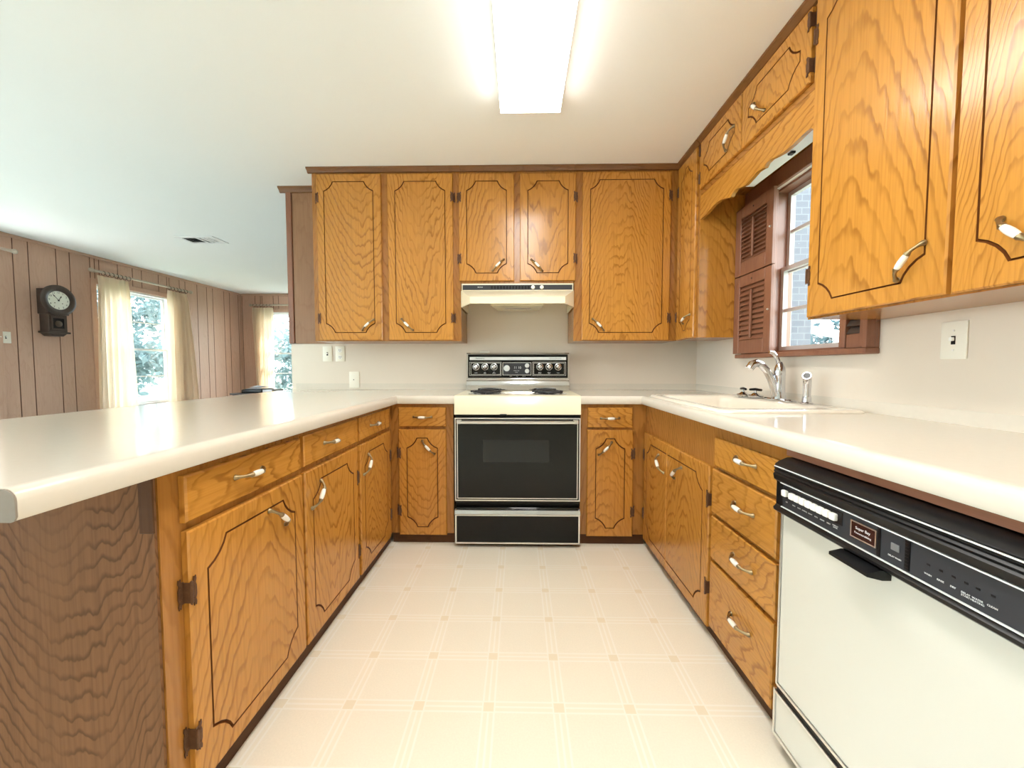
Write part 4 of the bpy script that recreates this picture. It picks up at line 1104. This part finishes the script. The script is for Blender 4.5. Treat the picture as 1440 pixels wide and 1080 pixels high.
# ------------------------------------------------------------------ wall plates
def plate(kind, y_or_x, z, pl, label, w_=0.072, h_=0.116, name='wall_plate', cat='wall plate'):
    """pl: Plane on the wall face, plate centred at (a, z)"""
    loc = pl.p(y_or_x, 0, z)
    root = thing(name, loc, label, cat, {'light_switch': 'light switches', 'power_outlet': 'power outlets'}.get(name))
    a, t = y_or_x, 0.006
    mb = MB().use('plate'); pl.box(mb, a - w_ / 2, a + w_ / 2, -t, -0.0003, z - h_ / 2, z + h_ / 2, bev=0.002, seg=2); mb.build('cover', root)
    if kind == 'outlet':
        for dz in (0.026, -0.026):
            mb = MB().use('white'); o = pl.p(a, -t, z + dz); mb.lathe([(0.0165, -0.001), (0.0165, 0.0016), (0.001, 0.0017)], o, tuple(pl.n), 20)
            mb.use('black')
            for da in (-0.006, 0.006): pl.box(mb, a + da - 0.0014, a + da + 0.0014, -t - 0.0022, -t - 0.0015, z + dz - 0.002, z + dz + 0.008)
            pl.box(mb, a - 0.002, a + 0.002, -t - 0.0022, -t - 0.0015, z + dz - 0.010, z + dz - 0.006); mb.build('socket', root)
    elif kind in ('switch', 'double'):
        for da in ((0,) if kind == 'switch' else (-0.022, 0.022)):
            mb = MB().use('black'); pl.box(mb, a + da - 0.006, a + da + 0.006, -t - 0.0006, -t + 0.0003, z - 0.013, z + 0.013); mb.build('slot', root)
            mb = MB().use('white'); pl.box(mb, a + da - 0.0042, a + da + 0.0042, -t - 0.011, -t - 0.0006, z - 0.002, z + 0.009, bev=0.001); mb.build('toggle', root)
            mb = MB().use('steel')
            for dz in (0.030, -0.030): mb.lathe([(0.003, -0.0005), (0.0026, 0.001)], pl.p(a + da, -t, z + dz), tuple(pl.n), 10)
            mb.build('screw', root)
    elif kind == 'jack':
        mb = MB().use('black'); mb.lathe([(0.004, -0.001), (0.004, 0.0006)], pl.p(a - 0.004, -t, z), tuple(pl.n), 10); mb.build('jack_hole', root)
        mb = MB().use('steel')
        for dz in (0.042, -0.042): mb.lathe([(0.003, -0.0005), (0.0026, 0.001)], pl.p(a, -t, z + dz), tuple(pl.n), 10)
        mb.build('screw', root)
    return root
WBP = Plane('back', WB); WRP = Plane('right', WR); WLP = Plane('left', WL)
plate('switch', -1.475, 1.190, WBP, 'ivory light switch plate under the overhead cabinet, beside the duplex outlet', name='light_switch', cat='light switch')
plate('outlet', -1.376, 1.190, WBP, 'ivory duplex outlet under the overhead cabinet, beside the light switch', name='power_outlet', cat='outlet')
plate('jack', -1.270, 0.991, WBP, 'ivory phone jack plate low on the wall just above the countertop', h_=0.125, w_=0.078, name='phone_jack', cat='phone jack')
plate('switch', 1.2145, 1.175, WRP, 'ivory light switch plate on the wall below the large overhead cabinet', name='light_switch', cat='light switch')
plate('double', 3.765, 1.385, WLP, 'wide ivory switch plate on the panelled wall, lower than the clock', w_=0.125, name='light_switch', cat='light switch')
mb = MB()
root = plate('outlet', -0.262, 1.150, Plane('back', WB - 0.004), 'almond outlet plate half hidden behind the range backguard', w_=0.075, h_=0.12, name='power_outlet', cat='outlet')

# ------------------------------------------------------------------ clock on the panelled wall
cy, czz, cx = 4.155, 1.815, WL + 0.115
root = thing('pendulum_clock', (WL, cy, 1.70), 'dark wooden regulator clock with round white dial on the panelled wall', 'clock')
mb = MB().use('clockwood').box(WL + 0.0005, cx - 0.001, cy - 0.10, cy + 0.10, 1.66, 1.93, bev=0.003)
mb.box(WL + 0.0005, WL + 0.105, cy - 0.085, cy + 0.085, 1.475, 1.66, bev=0.003)
mb.box(WL + 0.0005, WL + 0.120, cy - 0.105, cy + 0.105, 1.455, 1.475, bev=0.004)
mb.prism([(WL + 0.0005, cy - 0.085, 1.455), (WL + 0.0005, cy + 0.085, 1.455), (WL + 0.0005, cy + 0.05, 1.425), (WL + 0.0005, cy - 0.05, 1.425)], (0.095, 0, 0)); mb.build('clock_case', root, 'z', 30)
mb = MB().use('clockwood'); oc = (cx, cy, czz)
mb.lathe([(0.100, 0.0), (0.166, 0.0), (0.166, 0.010), (0.150, 0.022), (0.122, 0.022), (0.108, 0.012), (0.100, 0.010)], oc, (1, 0, 0), 40, False); mb.build('bezel_ring', root, 'z', 40)
mb = MB().use('clockface').lathe([(0.104, 0.002), (0.104, 0.006), (0.001, 0.0062)], oc, (1, 0, 0), 36); dl = mb.build('dial', root)
for i in range(12):
    a = math.radians(90 - 30 * (i + 1))
    # seen from the room, +y on this wall runs to the viewer's right
    put_text(str(i + 1), 0.026, 'black', dl, (cx + 0.0066, cy + 0.084 * math.cos(a), czz + 0.084 * math.sin(a)), (0, 1, 0), (0, 0, 1), 'numeral')
def hand(ang, ln, wd):
    a = math.radians(90 - ang); d = Vector((0, math.cos(a), math.sin(a))); p = Vector((0, -math.sin(a), math.cos(a))); o = Vector((cx + 0.009, cy, czz))
    mb = MB().use('black'); mb.prism([o - d * 0.01 - p * wd * 0.6, o + d * ln * 0.6 - p * wd * 0.5, o + d * ln * 0.7 - p * wd * 1.6, o + d * ln, o + d * ln * 0.7 + p * wd * 1.6, o + d * ln * 0.6 + p * wd * 0.5, o - d * 0.01 + p * wd * 0.6], (0.0015, 0, 0)); mb.build('clock_hand', dl)
hand(28, 0.058, 0.0045); hand(318, 0.082, 0.0035)
mb = MB().use('black').lathe([(0.007, 0.006), (0.006, 0.013)], oc, (1, 0, 0), 12)
mb.build('hand_hub', dl)
mb = MB().use('bronze'); 
for dy in (-0.035, 0.035): mb.lathe([(0.005, 0.006), (0.005, 0.0072)], (cx, cy + dy, czz - 0.03), (1, 0, 0), 10)
mb.build('winding_hole', dl)
bx('black', WL + 0.1052, WL + 0.1065, cy - 0.055, cy + 0.055, 1.505, 1.625).build('pendulum_window', root)
mb = MB().use('clockwood').holed([(WL + 0.1066, cy - 0.066, 1.495), (WL + 0.1066, cy + 0.066, 1.495), (WL + 0.1066, cy + 0.066, 1.635), (WL + 0.1066, cy - 0.066, 1.635)], [[(WL + 0.1066, cy - 0.052, 1.510), (WL + 0.1066, cy + 0.052, 1.510), (WL + 0.1066, cy + 0.052, 1.620), (WL + 0.1066, cy - 0.052, 1.620)]], (0.006, 0, 0)); mb.build('window_rim', root, 'z', 0)
mb = MB().use('bronze').lathe([(0.034, 0.0), (0.034, 0.004), (0.024, 0.007), (0.001, 0.008)], (WL + 0.1068, cy, 1.560), (1, 0, 0), 24); mb.build('pendulum', root)

# ------------------------------------------------------------------ curtain rods and curtains
def rod(along, fixed, a0, a1, z, label, ringpos, loc):
    root = thing('curtain_rod', loc, label, 'curtain rod', 'wooden curtain rods')
    P_ = (lambda a, o=0.0, zz=z: (fixed + o, a, zz)) if along == 'y' else (lambda a, o=0.0, zz=z: (a, fixed - o, zz))
    ax = (0, 1, 0) if along == 'y' else (1, 0, 0)
    mb = MB().use('rodwood').tube([P_(a0 + 0.03, 0.085), P_(a1 - 0.03, 0.085)], 0.014, 14); mb.build('pole', root)
    for s, a in ((-1, a0 + 0.03), (1, a1 - 0.03)):
        mb = MB().use('rodwood').lathe([(0.016, 0), (0.018, 0.005), (0.012, 0.010), (0.022, 0.022), (0.026, 0.034), (0.020, 0.048), (0.008, 0.056), (0.001, 0.058)], P_(a, 0.085), tuple(s * c for c in ax), 16); mb.build('finial', root)
        mb = MB().use('rodwood').tube([P_(a - s * 0.06, 0.0005), P_(a - s * 0.06, 0.085)], 0.010, 10); mb.build('bracket', root)
    for a in ringpos:
        mb = MB().use('bronze').torus(P_(a, 0.085, z - 0.010), ax, 0.025, 0.0035, 20, 6); mb.build('curtain_ring', root)
    return root
def lin(a, b, n): return [a + (b - a) * i / (n - 1) for i in range(n)]
def curtain(along, fixed, top, bot, z1, z0, label, loc, seed=0):
    """pleated drape; top/bot = (a0,a1)"""
    rnd = random.Random(seed); mb = MB().use('curtain'); NU, NV = 60, 26; folds = 6.5; rows = []
    ph = rnd.random() * 6
    for j in range(NV + 1):
        t = j / NV; z = z1 + (z0 - z1) * t
        pinch = min(1.0, t / 0.06)
        fl = 1 - (1 - t) ** 2.2
        a0 = top[0] + (bot[0] - top[0]) * fl; a1 = top[1] + (bot[1] - top[1]) * fl
        row = []
        for i in range(NU + 1):
            u = i / NU
            amp = 0.010 + 0.022 * pinch
            o = 0.075 + amp * math.sin(u * folds * 2 * PI + ph + 0.5 * math.sin(3 * u + t * 1.5)) + 0.008 * math.sin(u * 17 + t * 4)
            a = a0 + (a1 - a0) * u + 0.006 * math.sin(u * 31 + 2 * t)
            row.append((fixed + o, a, z) if along == 'y' else (a, fixed - o, z))
        rows.append(row)
    vr = [[mb.bm.verts.new(Vector(p)) for p in r] for r in rows]
    for j in range(NV):
        for i in range(NU): mb.bm.faces.new((vr[j][i], vr[j][i + 1], vr[j + 1][i + 1], vr[j + 1][i]))
    bmesh.ops.solidify(mb.bm, geom=mb.bm.faces[:], thickness=0.0025)
    o = mb.build('curtain', None, None, 60, loc=loc); tag(o, label, 'curtain', 'cream curtains'); return o
rod('y', WL, 4.53, 5.91, 2.240, 'wooden curtain rod with rings over the window beside the clock', lin(4.66, 4.97, 7) + lin(5.55, 5.83, 6), (WL, 5.2, 2.24))
rod('y', WL, 2.30, 3.83, 2.250, 'wooden curtain rod on the panelled wall showing only its knob end above the switch', lin(2.40, 2.65, 5), (WL, 3.1, 2.25))
rod('x', WF, -4.93, -3.60, 2.215, 'wooden curtain rod over the window in the far wall', lin(-4.87, -4.56, 6) + lin(-3.95, -3.68, 5), (-4.2, WF, 2.215))
curtain('y', WL, (4.590, 4.985), (4.555, 5.02), 2.195, 0.06, 'cream pleated curtain at the clock side of the long-wall window', (WL + 0.075, 4.8, 0.06), 1)
curtain('y', WL, (5.53, 5.85), (5.47, 5.97), 2.195, 0.06, 'cream pleated curtain at the far side of the long-wall window, flaring towards its hem', (WL + 0.075, 5.7, 0.06), 2)
curtain('x', WF, (-4.90, -4.53), (-4.84, -4.55), 2.170, 0.06, 'cream pleated curtain beside the window in the far wall corner', (-4.7, WF - 0.075, 0.06), 3)

# ------------------------------------------------------------------ low cabinet with papers beyond the peninsula
root = thing('low_cabinet', (-3.62, 5.4, 0), 'dark low cabinet standing past the peninsula near the far window', 'cabinet')
mb = MB().use('clockwood').box(-3.95, -3.34, 5.2, 5.65, 0.05, 0.70, bev=0.004).box(-3.93, -3.36, 5.23, 5.63, 0.0, 0.05); mb.build('case', root, 'z')
bx('clockwood', -3.97, -3.32, 5.18, 5.67, 0.70, 0.722, bev=0.004).build('top', root, 'x')
for x0, x1, kx in ((-3.93, -3.655, -3.69), (-3.635, -3.36, -3.60)):
    d = bx('clockwood', x0, x1, 5.182, 5.199, 0.08, 0.68, bev=0.003).build('door', root, 'z')
    mb = MB().use('bronze').lathe([(0.006, 0), (0.006, 0.01), (0.012, 0.018), (0.001, 0.024)], (kx, 5.182, 0.42), (0, -1, 0), 12); mb.build('knob', d)
root = thing('printer', (-3.73, 5.4, 0.722), 'flat black machine lying on the low cabinet past the peninsula', 'printer')
bx('black', -3.865, -3.575, 5.26, 5.56, 0.7225, 0.768, bev=0.008, seg=2).build('body', root)
bx('darkgrey', -3.85, -3.59, 5.27, 5.55, 0.7685, 0.774, bev=0.002).build('lid', root)
o = bx('paper', -3.565, -3.43, 5.26, 5.52, 0.7225, 0.768, bev=0.003).build('paper_box', loc=(-3.5, 5.4, 0.722)); tag(o, 'pale box of paper beside the flat black machine', 'paper box')
sh = []
for i, (dx, dy, rz) in enumerate(((0, 0, 3), (0.05, 0.01, -8), (0.10, -0.01, 12))):
    mb = MB().use('paper'); n = 6
    for j in range(n):
        pass
    L_, W_ = 0.28, 0.2; z0 = 0.776 + i * 0.016
    a = math.radians(rz); c, s = math.cos(a), math.sin(a); rows = []
    for u in lin(-1, 1, 9):
        rows.append([(-3.70 + dx + u * L_ / 2 * c - v * W_ / 2 * s, 5.40 + dy + u * L_ / 2 * s + v * W_ / 2 * c, z0 + 0.010 * (u * u) * (1 if i else 0.3)) for v in (-1, 1)])
    vr = [[mb.bm.verts.new(Vector(p)) for p in r_] for r_ in rows]
    for j in range(8): mb.bm.faces.new((vr[j][0], vr[j + 1][0], vr[j + 1][1], vr[j][1]))
    bmesh.ops.solidify(mb.bm, geom=mb.bm.faces[:], thickness=0.003)
    o = mb.build('loose_paper', None, loc=(-3.70 + dx, 5.4 + dy, z0))
    tag(o, ('flat white paper at the bottom of the loose sheets on the black machine', 'curled white paper between two others on the black machine', 'curled white paper topmost on the black machine, nearest the far window')[i], 'paper', 'loose papers on the black machine')

# ------------------------------------------------------------------ outdoors seen through the windows, plus an unseen bounce slab
struct(bx('bounce_slab', WL - 4.0, WL - 0.16, RY, 3.0, -0.2, -0.1).build('exterior_bounce_floor', smooth=0))  # unseen pale slab added to bounce sunlight up to the ceiling
mb = MB().use('lawn').box(-30, WL - 0.6, -20, 30, -0.35, -0.25).box(WL - 0.6, WR + 0.6, WF + 0.6, 30, -0.35, -0.25).box(WR + 0.6, 25, -20, 30, -0.35, -0.25)
o = struct(mb.build('lawn', smooth=0))
def tree(x, y, h, r, label, seed, key='leaf', n=1500, leaf=0.16, zc=None, squash=1.0):
    rnd = random.Random(seed); root = thing('tree', (x, y, -0.25), label, 'tree', 'trees outside')
    mb = MB().use('bark').tube([(x, y, -0.25), (x + 0.05, y, h * 0.4), (x - 0.05, y + 0.05, h * 0.8)], [0.16, 0.12, 0.05], 10)
    for k in range(7):
        a = rnd.random() * 2 * PI; zz = h * (0.3 + 0.07 * k)
        mb.tube([(x, y, zz), (x + r * 0.5 * math.cos(a), y + r * 0.5 * math.sin(a), zz + 0.35 * r), (x + r * 0.95 * math.cos(a), y + r * 0.95 * math.sin(a), zz + 0.55 * r)], [0.06, 0.035, 0.01], 6)
    mb.build('trunk', root)
    vs, fs = [], []
    zc = zc if zc is not None else h * 0.7
    clumps = []
    for k in range(26):
        d = Vector((rnd.gauss(0, 1), rnd.gauss(0, 1), rnd.gauss(0, 1))).normalized() * r * rnd.uniform(0.45, 1.0)
        clumps.append(Vector((x, y, zc)) + Vector((d.x, d.y, d.z * squash)))
    for k in range(n):
        c = rnd.choice(clumps) + Vector((rnd.gauss(0, 1), rnd.gauss(0, 1), rnd.gauss(0, 0.7))) * r * 0.17
        if c.z < -0.2: continue
        a = Vector((rnd.gauss(0, 1), rnd.gauss(0, 1), rnd.gauss(0, 1))).normalized(); b = a.cross(Vector((rnd.gauss(0, 1), rnd.gauss(0, 1), rnd.gauss(0, 1)))).normalized()
        s = leaf * rnd.uniform(0.6, 1.3); i = len(vs)
        for p in (c - a * s, c - b * s * 0.45, c + a * s, c + b * s * 0.45): vs.append(tuple(p - Vector((x, y, -0.25))))
        fs.append((i, i + 1, i + 2, i + 3))
    me = bpy.data.meshes.new('foliage'); me.from_pydata(vs, [], fs); me.materials.append(M[key])
    o = bpy.data.objects.new('foliage', me); C.objects.link(o); o.parent = root
tree(-8.2, 7.2, 3.8, 1.6, 'leafy tree outside the long-wall window, filling its upper panes', 11, 'leaf', 6500, 0.075, zc=2.2)
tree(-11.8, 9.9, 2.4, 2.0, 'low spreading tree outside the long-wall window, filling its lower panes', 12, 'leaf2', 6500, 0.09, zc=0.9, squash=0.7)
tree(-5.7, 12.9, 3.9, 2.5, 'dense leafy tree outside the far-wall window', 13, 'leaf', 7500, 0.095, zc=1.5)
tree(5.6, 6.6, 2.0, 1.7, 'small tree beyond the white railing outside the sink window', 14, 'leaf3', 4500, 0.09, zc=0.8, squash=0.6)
# neighbouring brick wing and white rails outside the sink window
struct(bx('brick', 1.75, 2.25, 3.02, 3.25, -0.25, 3.2).build('wall_outside'))
root = thing('porch_railing', (3.0, 3.6, -0.25), 'white porch railing with diagonal brace outside the sink window', 'railing')
mb = MB().use('whitepaint'); z_ = lambda x: 1.448 - 0.18 * (x - 2.6)
mb.prism([(2.25, 3.57, z_(2.25) - 0.03), (4.2, 3.57, z_(4.2) - 0.03), (4.2, 3.57, z_(4.2) + 0.03), (2.25, 3.57, z_(2.25) + 0.03)], (0, 0.08, 0)); mb.build('top_rail', root)
for x in (2.35, 3.3, 4.15): bx('whitepaint', x - 0.04, x + 0.04, 3.575, 3.645, -0.25, z_(x) - 0.034).build('post', root)
mb = MB().use('whitepaint').tube([(2.30, 3.61, 0.81), (2.97, 3.61, 1.35)], 0.022, 4); mb.build('brace', root)
